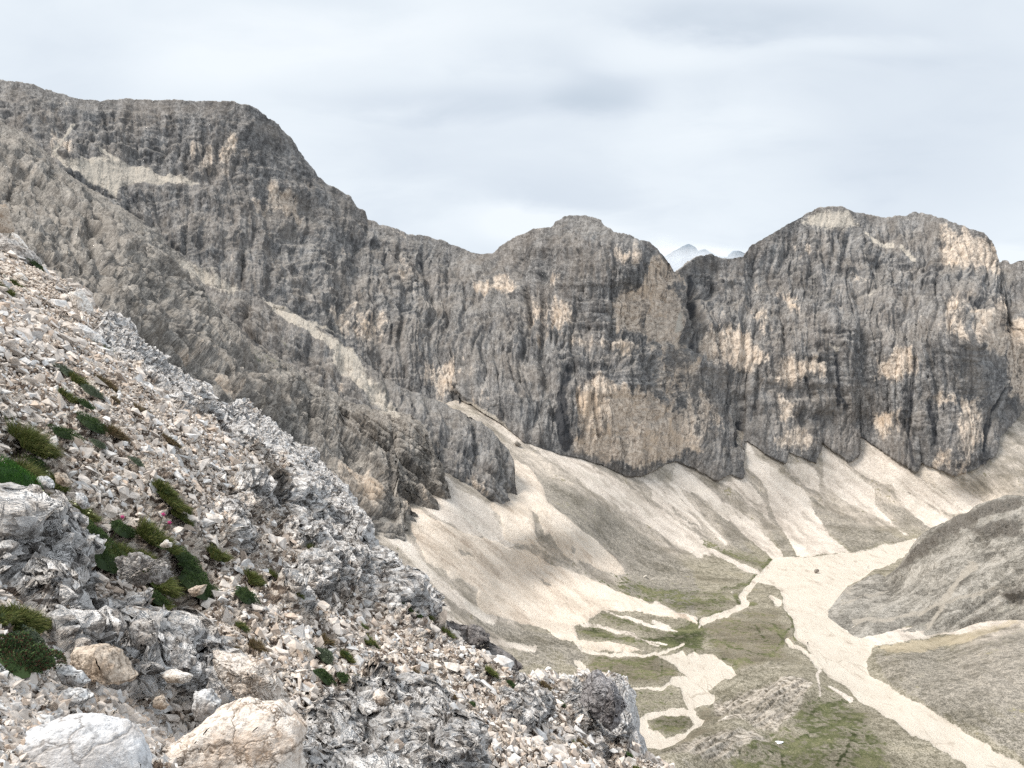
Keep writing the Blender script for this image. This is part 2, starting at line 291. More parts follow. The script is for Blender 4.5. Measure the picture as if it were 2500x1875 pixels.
for k, st, s_, v in [('A', '390,600 640,590 800,610 1000,690 1080,690 1200,735 1000,740 840,730 720,750 690,860 640,780 520,730 440,680', 12, 1), ('C', '820,345 1000,265 1170,265 1240,380 1100,420 950,400', 25, .75), ('A', '960,1190 1120,1170 1200,1210 1500,1370 1400,1430 1200,1360 1060,1280', 22, .68), ('A', '1000,1200 1300,1200 1400,1300 1300,1330', 20, .5),
 ('A', '230,205 700,228 1200,232 1400,250 1300,330 900,260 500,240', 22, .5), ('B', '0,990 100,1060 200,1180 420,1450 500,1600 300,1500 150,1350 0,1250', 16, .62), ('B', '150,340 300,400 260,400', 12, .7), ('A', '430,580 620,560 700,620 640,640', 12, .8), ('A', '200,1180 460,1160 500,1230 260,1230', 20, .6),
 ('A', '1560,1410 1700,1480 1850,1560 2100,1659 1900,1600 1640,1500', 7, 1), ('B', '780,1380 900,1450 1060,1560 1160,1659 1090,1659 960,1580 850,1480', 8, 1), ('S', '900,0 1010,70 1060,200 1030,170 980,90', 8, 1), ('D', '1560,550 1700,620 1860,720 2100,860 2212,1000 2100,930 1900,800 1700,690', 8, 1), ('D', '1100,1100 1900,1180 2212,1400 2100,1500 1700,1300', 30, .3), ('C', '940,900 1160,850 1010,900', 6, .6), ('C', '1200,805 1400,720 1300,790', 6, .6), ('C', '1000,1080 1110,1100 1080,1130', 8, .9), ('C', '1160,700 1260,760 1200,770', 10, .5), ('C', '560,610 360,620 500,680', 16, .5), ('G', '2060,300 2160,170 2260,130 2300,600 2212,600 2120,400 2100,280', 14, .7), ('G', '2020,430 2060,400 2080,560 2140,640 2100,650 2040,540', 8, .8)]:
    mL.poly(k, st, s_, v)
for st, w0, w1 in [('1000,380 1200,560 1500,830 1700,1000', 4, 8), ('450,330 700,560 900,760', 5, 9), ('1050,860 1300,1000 1600,1300', 6, 10), ('600,0 900,260 1100,420', 4, 6), ('250,100 500,330 800,620', 3, 6), ('1400,1250 1700,1450', 6, 8)]:
    mL.line('D', st, w0, w1, 9, .5)
for k, st in [('C', '1260,420 1340,490 1420,480'), ('C', '1470,500 1550,575'), ('A', '440,360 330,560 400,640'), ('A', '590,520 700,600'), ('C', '130,900 140,1000')]:
    mL.line(k, st, 5, 7, 6, .85)
for k, st, s_, v in [('D', '1120,530 1250,620 1500,830 1650,900 1900,1160 1800,1100 1600,960 1400,800 1200,650', 14, .5), ('D', '1580,1010 1680,1080 1620,1080', 8, .9), ('D', '1480,870 1600,940 1540,940', 8, .8), ('D', '1620,680 1800,950 1700,860', 8, .6), ('D', '2080,1020 2212,1120 2150,1100', 8, .8), ('G', '1820,515 1980,440 2040,500 2080,640 2020,660 1930,600', 14, .7), ('G', '2100,560 2212,600 2140,640', 8, .6), ('B', '250,1180 420,1460 330,1380', 6, .55), ('B', '120,1270 240,1370 180,1340', 6, .55), ('D', '1200,490 1500,510 1480,640 1300,640 1320,560', 16, .35)]:
    mG.poly(k, st, s_, v)

def rock_disp(P, PX, PY, amp=1.0, vert=1.0, diag=0.):
    h = 0
    P = np.asarray(P)
    w = np.stack([fbm(P, 70, 2, seed=40, sc=(1, 1, .3)), fbm(P, 70, 2, seed=45, sc=(1, 1, .3)), np.zeros(len(P), f32)], -1) * 14
    zf = 1.0
    Wc = np.stack([PX * .45, P[:, 1] * .12, P[:, 2] * zf], -1)
    q = Wc + w
    h = h + 15 * fbm(q, 130, 2, seed=1, sc=(1, 1, .25 * vert))
    def cre(lam, o, z, s, k=3.4):
        r = 0; a = 1.; tot = 0
        for i in range(o):
            r = r + a * np.clip(np.abs(gnoise(q * (np.array([1, 1, z]) / lam), s + i)) * k, 0, 1); tot += a; a *= .5; lam = lam * .5
        return r / tot
    lf_ = np.clip((1150 - PX) / 350., 0, 1)
    h = h + lf_ * 4.5 * fbm(P, 26, 3, .55, 210, True, (1, 1, .8))
    h = h + (12 - 3 * lf_) * (cre(58, 2, .13 * vert, 5, 5.) - .7) + (6 - 2.5 * lf_) * (cre(24, 2, .17 * vert, 15, 5.) - .7) + (3.0 - 1.4 * lf_) * (cre(10, 2, .34 * vert, 25) - .6)
    led = fbm(q, 34, 3, .5, 20, False, (.4, .4, 2.2))
    h = h + 2.4 * np.tanh(led * 5) * np.clip(.6 + 1.5 * gnoise(P / 90, 33), 0, 1)
    h = h + 1.2 * fbm(q, 18, 2, .5, 13, False, (1, 1, .15)) + 1.5 * fbm(Wc, 7, 3, .6, 30, sc=(1, 1, .6))
    if diag: h = h + diag * (np.clip(np.abs(gnoise(np.stack([(PY - .85 * PX) / 62. + .5 * gnoise(P / 60, 91), (PY + PX) / 420., 0 * PX], -1), 92)) * 4, 0, 1) - .6) + .45 * diag * (np.clip(np.abs(gnoise(np.stack([(PY - .85 * PX) / 24. + .4 * gnoise(P / 30, 93), (PY + PX) / 200., 0 * PX], -1), 94)) * 4, 0, 1) - .6)
    return (h * amp).astype(f32)
def finish(V, PX, PY, disp_scale, groove=6., crest_keep=None, **kw):
    sh = V.shape; Pf = V.reshape(-1, 3)
    n = grid_normals(V)
    # broad smoothing of the normal so the relief pushes outwards
    for _ in range(3):
        n[1:-1] = (n[:-2] + n[1:-1] + n[2:]) / 3; n[:, 1:-1] = (n[:, :-2] + n[:, 1:-1] + n[:, 2:]) / 3
    n /= np.linalg.norm(n, axis=-1, keepdims=True)
    if (n[..., 1] > 0).mean() > .5: n = -n
    px = PX.ravel(); py = PY.ravel()
    h = rock_disp(Pf, px, py, **kw) * disp_scale(px, py)
    h = h - groove * mK.at(px, py) * np.clip(disp_scale(px, py), 0, 1)
    V2 = Pf + n.reshape(-1, 3) * h[:, None]
    j = fbm(np.stack([px * .1, px * 0, px * 0], -1), 1.2, 3, .6, 77)
    attrs = {'m1': np.stack([mO.at(px, py), mK.at(px, py), mL.at(px, py), mG.at(px, py)], -1), 'wall': np.stack([px * .45, Pf[:, 1] * .12, Pf[:, 2], 0 * px + 1], -1)}
    return V2.reshape(sh), attrs

def rock_mat(name, grey1=(.085, .083, .086), grey2=(.25, .24, .228), debris=.55, ochre_bias=0.0, zs=1.0):
    n = N(name); p = n.pos(); wl = n.map(n.attr('wall').outputs['Vector'], (1, 1, zs)); O, K, Lm, Gm = n.rgb('m1'); nz = n.sep(n.nor())[2]
    pv = n.map(wl, (1, 1, .42)); pvv = n.map(wl, (1, 1, .32))
    warp = n.vscale(n.vadd(n.noise(n.map(p, (1, 1, .3)), .05, 3, col=True), (.5, .5, .5), 'SUBTRACT'), 14.)
    pw = n.vadd(pv, warp)
    a = n.noise(pw, .045, 8, .62); b = n.noise(pvv, .11, 6, .6); c = n.noise(n.map(wl, (1, 1, .8)), .32, 9, .72); e = n.noise(n.vadd(p, warp), .02, 6, .6)
    fine = n.noise(p, .9, 6, .75)
    g = n.M('ADD', n.M('MULTIPLY', c, .42), n.M('ADD', n.M('MULTIPLY', b, .30), n.M('MULTIPLY', fine, .33)))
    base = n.ramp(g, (.44, tuple(x * .52 for x in grey1)), (.495, tuple(x * .95 for x in grey1)), (.545, tuple((x + y) / 2 for x, y in zip(grey1, grey2))), (.60, tuple(x * 1.1 for x in grey2)))
    base = n.mix(n.step(e, .42, .62), base, n.mix(.28, base, (.32, .27, .225)))          # warmer weathering zones
    # ochre walls
    of = n.M('ADD', O, n.M('ADD', n.M('MULTIPLY', n.M('SUBTRACT', a, .5), 1.6), n.M('MULTIPLY', n.M('SUBTRACT', b, .5), 2.0)))
    of = n.M('ADD', of, n.M('MULTIPLY', n.M('SUBTRACT', c, .5), 1.0))
    of = n.M('ADD', of, ochre_bias)
    of = n.step(of, .36, .80)
    oc = n.ramp(n.M('ADD', n.M('MULTIPLY', c, .6), n.M('MULTIPLY', fine, .4)), (.40, (.20, .16, .13)), (.47, (.49, .405, .33)), (.57, (.73, .63, .53)))
    oc = n.mix(n.step(n.noise(p, .03, 3), .55, .7), oc, (.60, .48, .37))
    base = n.mix(of, base, oc)
    # debris on ledges and broad pale slopes
    df = n.M('ADD', n.step(nz, debris, debris + .3), 0.)
    df = n.M('MULTIPLY', df, n.step(fine, .35, .6))
    base = n.mix(n.M('MULTIPLY', df, .55), base, (.36, .33, .29))
    lf = n.step(n.M('ADD', Lm, n.M('ADD', n.M('MULTIPLY', n.M('SUBTRACT', c, .5), .7), n.M('MULTIPLY', n.M('SUBTRACT', b, .5), .1))), .42, .62)
    base = n.mix(lf, base, n.mix(n.step(fine, .3, .7), (.40, .36, .31), (.62, .565, .49)))
    gf = n.step(n.M('ADD', Gm, n.M('MULTIPLY', n.M('SUBTRACT', c, .5), 1.2)), .4, .7)
    base = n.mix(n.M('MULTIPLY', gf, .7), base, (.10, .115, .05))
    # crack shade painted as dark strokes with black streaks, then thin water streaks
    kf = n.M('ADD', K, n.M('ADD', n.M('MULTIPLY', n.M('SUBTRACT', c, .5), 1.0), n.M('MULTIPLY', n.M('SUBTRACT', b, .5), 1.0)))
    kf = n.step(kf, .45, .75)
    base = n.mix(n.M('MULTIPLY', kf, .85), base, (.030, .033, .040))
    st = n.step(n.noise(n.vadd(n.map(wl, (1, 1, .09)), n.vscale(warp, .5)), .20, 6, .70), .515, .60)
    base = n.mix(n.M('MULTIPLY', n.M('MULTIPLY', st, n.step(nz, .5, .2)), n.step(n.noise(p, .012, 3), .40, .55)), base, n.mix(.6, base, (.04, .043, .05)))
    fz = n.vor(n.vadd(n.map(wl, (1, 1, .11)), n.vscale(n.vadd(n.noise(p, .12, 4, col=True), (.5, .5, .5), 'SUBTRACT'), 7.)), .085, 'DISTANCE_TO_EDGE')
    base = n.mix(n.M('MULTIPLY', n.M('MULTIPLY', n.step(fz, .055, .01), n.step(c, .44, .54)), .5), base, (.045, .043, .045))
    n.color(base)
    cr = n.vor(n.vadd(n.map(wl, (1, 1, .32)), n.vscale(warp, .25)), .10, 'DISTANCE_TO_EDGE')
    cr2 = n.vor(n.vadd(n.map(p, (1, 1, .3)), n.vscale(warp, .15)), .45, 'DISTANCE_TO_EDGE')
    cb = lambda sc_, z_, w_: n.sep(n.vor(n.vadd(n.map(wl, (1, 1, z_)), n.vscale(warp, w_)), sc_, 'F1', 'Color', .9, 0, 'CHEBYCHEV'))[0]
    hh = n.M('ADD', n.M('MULTIPLY', n.noise(n.map(wl, (1, 1, .65)), .5, 8, .7), .50), n.M('ADD', n.M('ADD', n.M('MULTIPLY', cb(.055, .5, .5), .75), n.M('MULTIPLY', cb(.16, .65, .2), .42)), n.M('MULTIPLY', cb(.42, .85, .1), .24)))
    n.disp(hh, 2.4, .95, 'BOTH')
    return n.m
MR = rock_mat('limestone_wall', (.130, .127, .127), (.325, .314, .305))
back = [(8, 2), (20, 8), (40, 26), (80, 80), (150, 200)]

def edge_scale(V, crest_taper=None): return None
lowm = lambda x: np.interp(x, [-300, 1100, 1170, 1366, 1600, 1750, 2100, 2400, 2500, 2800], [1075, 1075, 1120, 1190, 1250, 1255, 1215, 1240, 1190, 1010])
V, PX, PY = sheet(-260, 2760, 1.75, lowm, skyl, 1.85, Dm, back)
# roll the top rows back so the summit line rounds over
def ds(px, py):
    t = np.clip((py - skyl(px)) / 60., .22, 1)
    patch = mL.at(px, py)
    sb_ = basel(px) - py; nb = np.where(px > 1150, np.clip(.20 + np.abs(np.maximum(sb_, 0)) / 130., 0, 1), 1.)
    return t * (1 - .8 * np.clip(patch, 0, 1)) * nb
V, at_ = finish(V, PX, PY, ds)
VM = V; PXM = PX; PYM = PY
obj('mountain', np_mesh('mountain', V.reshape(-1, 3), grid_faces(*V.shape[:2]), at_), MR, kind='structure')

# ---------------------------------------------------------------- spur B (far) and spur A (near), left
crB = Z('P', '380,640 430,645 500,700 560,712 605,716 633,726 700,760 760,792 840,840 900,890 960,935 1010,960 1085,985 1150,1012 1200,1052 1240,1095 1254,1125 1262,1260')
lwB = Z('P', '380,1000 900,1200 1081,1172 1109,1192 1146,1212 1193,1240 1219,1195 1247,1165 1254,1150 1262,1270')
sb = [(380,645,740),(500,700,730),(633,726,725),(700,900,665),(840,840,700),(900,1000,640),(1000,1100,610),(1085,985,680),(1240,1095,655),(1245,1140,640),(1200,1230,606),(1081,1163,600),(1000,960,690),(380,1000,640),(900,1300,600),(1262,1300,640),(950,1150,605)]
def Db(px, py): return tps([(a, b) for a, b, c in sb], np.array([c for a, b, c in sb], float), px, py, 360, 1300, 600, 1400, .002)
V, PX, PY = sheet(400, 1260, 1.8, lambda x: np.interp(x, lwB[:, 0], lwB[:, 1]) + 55, lambda x: np.interp(x, crB[:, 0], crB[:, 1]), 2.0, Db, [(5, 3), (14, 12), (30, 40), (60, 100)])
crBf = lambda x: np.interp(x, crB[:, 0], crB[:, 1])
V, at_ = finish(V, PX, PY, lambda px, py: np.clip((py - crBf(px)) / 50., .25, 1) * .7 * np.clip((1262 - px) / 20., .2, 1), vert=1.4, diag=6.)
obj('mountain_spur', np_mesh('spur', V.reshape(-1, 3), grid_faces(*V.shape[:2]), at_), MR, kind='structure')

crA = Z('P', '-260,150 -100,225 0,292 68,328 158,416 200,445 226,463 285,500 339,535 372,553 430,610 470,655 500,718 560,785 620,832 700,888 780,943 850,983 930,1002 1003,1012 1040,1056 1065,1110 1085,1168 1101,1212 1110,1240')
lwA = Z('P', '-260,1400 820,1400 861,1352 905,1350 963,1325 950,1280 963,1266 999,1262 1028,1222 1052,1218 1101,1222 1112,1240')
sa = [(-260,150,760),(0,292,700),(-260,900,330),(0,600,430),(158,416,690),(340,535,660),(340,800,450),(500,718,640),(560,785,625),(560,950,500),(800,945,610),(800,1200,490),(1003,1012,592),(1101,1215,563),(950,1266,522),(861,1352,458),(0,1000,330),(500,1200,400),(800,1400,440),(300,620,560),(900,1100,565),(1112,1300,560),(700,1050,540)]
def Da(px, py): return tps([(a, b) for a, b, c in sa], np.array([c for a, b, c in sa], float), px, py, -320, 1200, 100, 1500, .002)
crAf = lambda x: np.interp(x, crA[:, 0], crA[:, 1])
V, PX, PY = sheet(-260, 1112, 1.8, lambda x: np.interp(x, lwA[:, 0], lwA[:, 1]) + 45, crAf, 2.0, Da, [(5, 3), (14, 12), (30, 40), (60, 100)])
V, at_ = finish(V, PX, PY, lambda px, py: np.clip((py - crAf(px)) / 50., .2, 1) * .62 * np.clip((1114 - px) / 20., .2, 1), vert=2.2, diag=13.)
MR2 = rock_mat('broken_slope_rock', (.175, .163, .15), (.43, .40, .365), .42, -.04, 2.0)
obj('mountain_flank', np_mesh('flank', V.reshape(-1, 3), grid_faces(*V.shape[:2]), at_), MR2, kind='structure')

# ================================================================ VALLEY, SCREE
toplin = lambda x: np.interp(x, [600,1000,1090,1117,1300,1550,1800,2000,2300,2500,2800],[1050,985,940,915,1010,1075,1010,1000,1040,920,860])
V, PX, PY = sheet(700, 2760, 1.75, lambda x: 0 * x + 2250, toplin, 1.9, Dt, [], vrow=np.concatenate([np.linspace(0, .24, 40)[:-1], np.linspace(.24, 1, 540)]))
px = PX.ravel(); py = PY.ravel()
wC, wT, wL, wG, wB, wD, wY, wM = (Mask() for _ in range(8)); wC.w = 1.5
wC.poly('P', '1885,1361 1852,1398 1852,1420 1905,1440 1913,1479 1934,1512 1942,1552 1966,1577 1987,1600 2002,1622 2020,1648 2060,1676 2100,1705 2147,1733 2204,1776 2271,1812 2350,1862 2400,1895 2700,2100 2700,2000 2500,1872 2440,1835 2400,1812 2350,1775 2270,1728 2180,1680 2125,1640 2112,1615 2125,1585 2117,1560 2084,1520 2060,1495 2039,1475 2060,1446 2068,1430 2129,1398 2190,1365 2235,1341 2259,1318 2275,1312 2235,1314 2170,1330 2076,1351 1966,1357 1893,1357', 7)
wC.poly('G', '690,1250 760,1300 720,1310', 3).line('G', '690,1255 740,1285', 4, 8)
wC.line('G', '620,1130 540,1200 515,1235 545,1270 520,1300 420,1350 290,1400', 8, 8, 3).poly('G', '530,1230 575,1265 560,1300 500,1310', 3).line('G', '500,1230 520,1270', 2, 4, 2)
wC.line('G', '790,1500 840,1550 940,1600 990,1659', 5, 6, 3)
wC.poly('H', '810,900 960,880 1000,860 1040,900 1080,870 1120,900 1200,890 1280,920 1350,980 1380,1060 1330,1080 1250,1100 1180,1130 1230,1170 1220,1210 1100,1230 1110,1290 1175,1340 1120,1400 1060,1440 1030,1490 960,1540 860,1575 760,1520 660,1480 620,1390 700,1330 780,1280 900,1250 1020,1240 1060,1250 1020,1180 1000,1120 920,1090 950,1030 1040,1030 960,960 880,920', 4)
wC.poly('H', '770,1330 880,1290 1060,1295 1080,1360 1030,1430 900,1440 850,1405 780,1370', 5, 1, True)
wC.line('H', '560,1100 700,1110 850,1115 950,1080', 2, 5, 3).line('H', '330,860 500,890 700,895 830,890 930,850 1020,815', 4, 3, 3).poly('H', '270,930 330,930 390,990 330,990', 5)
for st, w0, w1 in [('0,830 200,925 400,1000 500,1060 610,1095', 8, 6), ('0,640 120,760 300,885', 9, 3), ('100,560 300,800 420,930', 6, 4), ('350,690 560,870 730,990', 6, 14), ('-60,740 120,860 330,1000', 9, 5), ('430,690 540,780 660,900 740,985', 4, 8), ('1200,1465 1500,1455 1750,1460 2000,1420 2220,1365', 8, 10), ('1160,1400 1290,1400', 5, 3), ('1640,1420 1700,1330 1900,1210', 9, 5), ('1090,1290 1260,1260', 4, 2), ('0,1290 100,1340 250,1390', 8, 5), ('0,1395 90,1430', 5, 3)]:
    wL.line('G', st, w0, w1, 5, .9)
wT.poly('S', '495,590 560,600 700,690 820,740 1000,790 1200,860 1400,960 1600,1030 1800,1110 2000,1190 2212,1262 2230,1300 2050,1250 1900,1210 1750,1210 1640,1215 1560,1290 1480,1310 1500,1390 1700,1400 1900,1450 1800,1462 1560,1440 1400,1385 1300,1320 1100,1275 950,1225 880,1150 905,1090 800,1040 700,970 600,900 530,800 500,680', 5)
wT.poly('S', '1115,290 1200,330 1280,440 1330,560 1450,680 1600,800 1720,880 1790,990 1740,995 1620,970 1510,900 1500,930 1440,900 1370,800 1340,740 1300,770 1240,640 1250,790 1280,830 1180,820 1060,780 1040,650 970,590 1020,520 1080,420', 5)
wT.poly('S', '1225,600 1260,640 1300,750 1340,760 1400,880 1280,820 1240,720', 5, 1, True).poly('S', '1460,810 1490,840 1490,870 1465,850', 4, 1, True).poly('S', '770,830 850,870 880,900 800,880', 6, .7, True).poly('S', '760,980 900,1090 900,1150 780,1080', 8, .8, True).poly('S', '1240,1010 1390,1080 1300,1060', 5, .7, True)
for st, w0, w1 in [('900,-40 1060,110 1300,240 1500,380 1700,520 1900,650 2100,780 2230,860', 14, 14), ('1400,270 1600,380 1800,500 2000,640 2212,800', 16, 16), ('170,860 400,1010 600,1170 800,1300 1000,1400 1250,1430', 9, 7), ('380,740 480,830 640,1010 800,1150 1000,1260', 14, 9), ('230,880 330,980 560,1100 720,1180', 9, 10), ('560,1200 760,1320 900,1350 1100,1420', 14, 9), ('2100,740 1900,600 1700,450 1560,370', 12, 16), ('690,410 830,600 1000,720 1090,790', 10, 14), ('570,545 700,640 860,720 1000,780', 12, 8), ('1660,1210 1900,1290 2100,1330', 4, 3), ('1560,1290 1760,1330 1980,1420', 5, 5)]:
    wL.line('S', st, w0, w1, 7, .85)
wL.poly('S', '690,410 760,470 900,540 970,580 1040,700 1090,790 960,780 800,730 700,650 600,580 570,540 640,530 740,540 740,490', 8, .9)
# great fans under the right wall
for k, st, v in [('G', '540,305 640,420 760,520 900,600 930,650 960,760 1050,880 1170,985 1000,992 860,1000 800,900 720,800 690,700 670,600 560,480', .95), ('G', '1000,320 1100,400 1250,520 1500,620 1750,760 1870,740 1560,500 1400,390 1220,280 1215,400 1160,430', .8), ('G', '1000,320 1300,600 1330,700 1500,880 1570,900 1400,800 1200,700 1000,560', .85), ('G', '1585,430 1800,560 1990,690 1870,745 1700,600', .85), ('G', '1400,560 1650,700 1760,790 1690,870 1500,720', .75), ('G', '120,440 250,520 370,620 500,760 640,850 740,985 700,995 560,860 400,760 250,640 100,560', .7), ('G', '-100,520 60,560 200,700 300,880 150,760 0,640', .7), ('G', '780,440 970,450 990,640 900,600 800,520', .7), ('G', '380,540 540,540 690,700 690,800 560,700', .75)]:
    wL.poly(k, st, 6, v)
for k, st in [('G', '690,800 760,860 800,900 840,1000 745,992 710,920'), ('G', '900,680 1100,760 1300,820 1500,880 1560,910 1400,930 1170,980 1050,880 960,760'), ('G', '1320,660 1500,720 1650,820 1690,870 1600,885 1480,840 1380,740'), ('G', '350,680 430,760 540,860 600,960 690,995 520,990 420,900'), ('G', '550,480 640,620 690,780 640,720 560,590'), ('G', '60,620 200,720 320,900 260,880 120,760'),
 ('S', '1250,380 1400,430 1650,560 1850,700 2100,880 2212,960 2212,1260 2000,1160 1790,1080 1790,990 1700,860 1600,790 1450,670 1340,550'), ('S', '400,760 540,860 600,960 460,840'), ('S', '800,1200 1000,1270 1300,1330 1400,1400 1550,1470 1500,1560 1150,1540 1100,1400 900,1300'), ('S', '520,1110 700,1180 760,1230 620,1180'), ('S', '1000,770 1300,870 1600,1000 1700,1060 1500,960 1200,850'), ('G', '2080,640 2212,560 2212,640')]:
    wD.poly(k, st, 12, .85)
for k, st, v in [('H', '320,720 400,690 560,760 700,790 900,740 1000,700 1110,670 1190,740 1160,800 1160,880 1050,870 900,850 700,810 500,790 350,760', 1), ('H', '450,600 560,610 700,680 900,720 800,750 620,700 480,650', .8), ('H', '1310,1659 1500,1500 1700,1430 1840,1200 1900,1160 2000,1150 2212,1260 2400,1500 2400,1800 1310,1800', .62),
 ('H', '370,370 620,360 900,420 1300,470 1400,560 1250,630 1100,640 900,590 700,520 480,430', .6), ('H', '1200,180 1400,240 1610,230 1550,310 1350,260', .6), ('H', '1160,700 1500,600 1650,620 1750,760 1660,830 1800,920 1400,1000 1350,980 1250,890 1160,880', .42), ('H', '350,880 800,900 960,960 1020,1030 940,1060 600,1090 400,1030', .5), ('H', '560,1120 960,1100 1010,1180 1030,1230 880,1250 700,1330 620,1380 580,1200', .45), ('H', '1150,860 1290,900 1400,960 1380,1040 1330,960', .8), ('H', '770,1320 880,1290 1060,1295 1080,1360 1030,1430 900,1440', .55), ('H', '1560,1200 1850,1190 1800,1330 1500,1500 1380,1560 1340,1600 1600,1480 1720,1400 1840,1260', .9), ('G', '1300,1480 1250,1440 1700,1450 1500,1440', .4), ('G', '0,720 400,950 690,1010 610,1070 300,980 0,850', .55)]:
    wG.poly(k, st, 14, v)
for st in ['1690,1659 1680,1600 1760,1500 1880,1420 2000,1390 2100,1340', '2050,1640 2150,1500 2180,1440', '1830,1540 1870,1490 2000,1450', '1850,1330 1900,1280 2020,1240 2140,1200', '1400,1610 1330,1640']:
    wG.line('H', st, 6, 7, 5, 1.)
# bare dissected flank of the moraine
mor = [('H', '1150,1380 1250,1380 1400,1350 1250,1300 1210,1210 1500,1150 1700,1090 1880,1120 1830,1230 1720,1350 1650,1420 1500,1430 1430,1400', 1), ('H', '860,1659 1000,1550 1250,1490 1380,1510 1480,1480 1600,1490 1450,1560 1380,1600 1400,1620 1200,1700', .9), ('H', '1380,1010 1500,960 1700,950 1760,990 1560,1010 1450,1030', .5)]
for k, st, v in mor: wM.poly(k, st, 14, v)
wL.poly('G', '1200,1440 1300,1455 1500,1450 1700,1455 1900,1425 2212,1345 2230,1385 1900,1450 1700,1485 1500,1510 1300,1545 1220,1560', 6, .95)
wD.poly('P', '2125,1600 2215,1590 2400,1565 2500,1537 2700,1510 2700,1900 2500,1860 2350,1770 2180,1670', 10, .9)
for st, w0 in [('610,1085 590,1140 480,1185 400,1200', 5), ('480,1235 505,1300 380,1350 270,1395', 6), ('760,1230 820,1400 850,1500', 4), ('600,1290 560,1285', 5), ('700,1000 640,1070', 5), ('680,1620 760,1500 740,1420', 3)]: wG.line('G', st, w0, w0, 5, .9)
wY.poly('G', '1300,1545 1500,1515 1700,1490 1900,1450 2100,1400 2220,1350 2220,1385 2000,1470 1800,1535 1600,1572 1400,1575', 6)
wB.poly('H', '1150,700 1500,600 1650,620 1750,760 1660,830 1800,920 1400,1000 1350,980 1250,890', 14, .8).poly('H', '350,880 800,900 960,960 1020,1030 940,1060 600,1090 400,1030', 14, .8).poly('H', '1100,1250 1200,1250 1240,1330 1400,1340 1130,1390', 10, .7).poly('H', '880,1570 1000,1500 1120,1420 1250,1480 1000,1560', 10, .8).poly('H', '700,480 1300,560 1250,620 1000,620', 14, .6).poly('H', '700,300 1100,350 1300,400 1000,420', 14, .5).poly('H', '1900,1250 2212,1250 2212,1400 1900,1400', 40, .5).poly('H', '1700,1500 2200,1450 2200,1659 1700,1659', 40, .5)

for st, w0, w1 in [('1885,915 1940,1000 1920,1050 1938,1195', 4, 3), ('2000,1130 2100,1180 2150,1200', 3, 8), ('180,735 260,800 330,860', 5, 3), ('470,600 620,640 760,690 900,720', 2, 4), ('330,700 500,720 680,760', 2, 3), ('560,740 760,800 900,820', 2, 2), ('1150,670 1130,720', 3, 2), ('1260,1380 1350,1350', 3, 3)]:
    wL.line('H', st, w0, w1, 3, .95)
for st in ['1440,640 1620,700 1690,800', '1170,760 1350,850 1480,880 1640,900', '400,900 700,960 870,900 880,1020', '1500,700 1560,780', '1240,1240 1420,1230 1500,1190', '1690,830 1670,780 1760,700']:
    wG.line('H', st, 3, 4, 4, .95)
for st in ['690,380 720,300', '940,650 1040,740 1200,800', '760,60 900,200', '1560,520 1700,620 1850,740', '350,690 430,780 520,880', '150,640 240,720', '1100,760 1300,850']:
    wD.line('G', st, 4, 4, 4, .95)
# relief of the valley in metres
D0 = V.reshape(-1, 3)[:, 1]; P0 = V.reshape(-1, 3).copy()
base = basel(px)
steep = np.clip((CAMZ - 0 - 0 * px) * 0, 0, 1)
z0 = P0[:, 2].copy()
slope_w = np.clip((z0 - 2) / 25., 0, 1)
s_ = (py - .82 * px); t_ = (py + .82 * px)
fl = np.stack([s_ / 60., t_ / 700., 0 * s_], -1)
hz = slope_w * (4.5 * fbm(fl, 1, 3, .5, 50) + .8 * fbm(fl, .25, 3, .5, 55))
hz = hz + (1 - slope_w) * (2.0 * fbm(P0, 60, 3, .5, 60, sc=(1, 1, 0)) + .3 * fbm(P0, 9, 3, .5, 63, sc=(1, 1, 0)))
wc = wC.at(px, py); hz = hz * (1 - .85 * wc) - wc * 1.1
hz = hz + wT.at(px, py) * 1.2
hm = wM.at(px, py)
def ridge(pts, width, height):
    W = pt(*Z('P', pts).T, [0] * 0 or (CAMZ - 6) * F / (Z('P', pts)[:, 1] - CY))[:, :2]
    d = np.full(len(P0), 1e9)
    for a, b in zip(W[:-1], W[1:]):
        e = b - a; t = np.clip(((P0[:, :2] - a) @ e) / (e @ e), 0, 1)
        d = np.minimum(d, np.linalg.norm(P0[:, :2] - a - t[:, None] * e, axis=1))
    return height * np.exp(-(d / width) ** 2)
hz = hz + ridge('1560,1900 1640,1850 1730,1795 1800,1745 1860,1710 1920,1675 1950,1655', 12, 5.5)
hz = hz + ridge('1790,1640 1850,1625 1930,1615 1960,1625', 14, 2.5)
hz = hz + ridge('1660,1875 1760,1815 1830,1790', 9, 4)
gul = fbm(np.stack([(px * .62 + py * 1.0) / 16., (px - py) / 140., 0 * px], -1), 1, 2, .5, 70, True)
hz = hz - hm * 3.0 * np.clip(gul, 0, 1)
P0[:, 2] += hz
VT = P0.reshape(V.shape); PXT, PYT = PX, PY
def rgba(*a): return np.stack([m.at(px, py) for m in a], -1)
atT = {'m1': rgba(wC, wT, wL, wG), 'm2': rgba(wB, wD, wY, wM), 'fl': np.stack([s_ / 100., t_ / 100., slope_w, np.clip((py - base) / 50. + .5, 0, 1)], -1)}

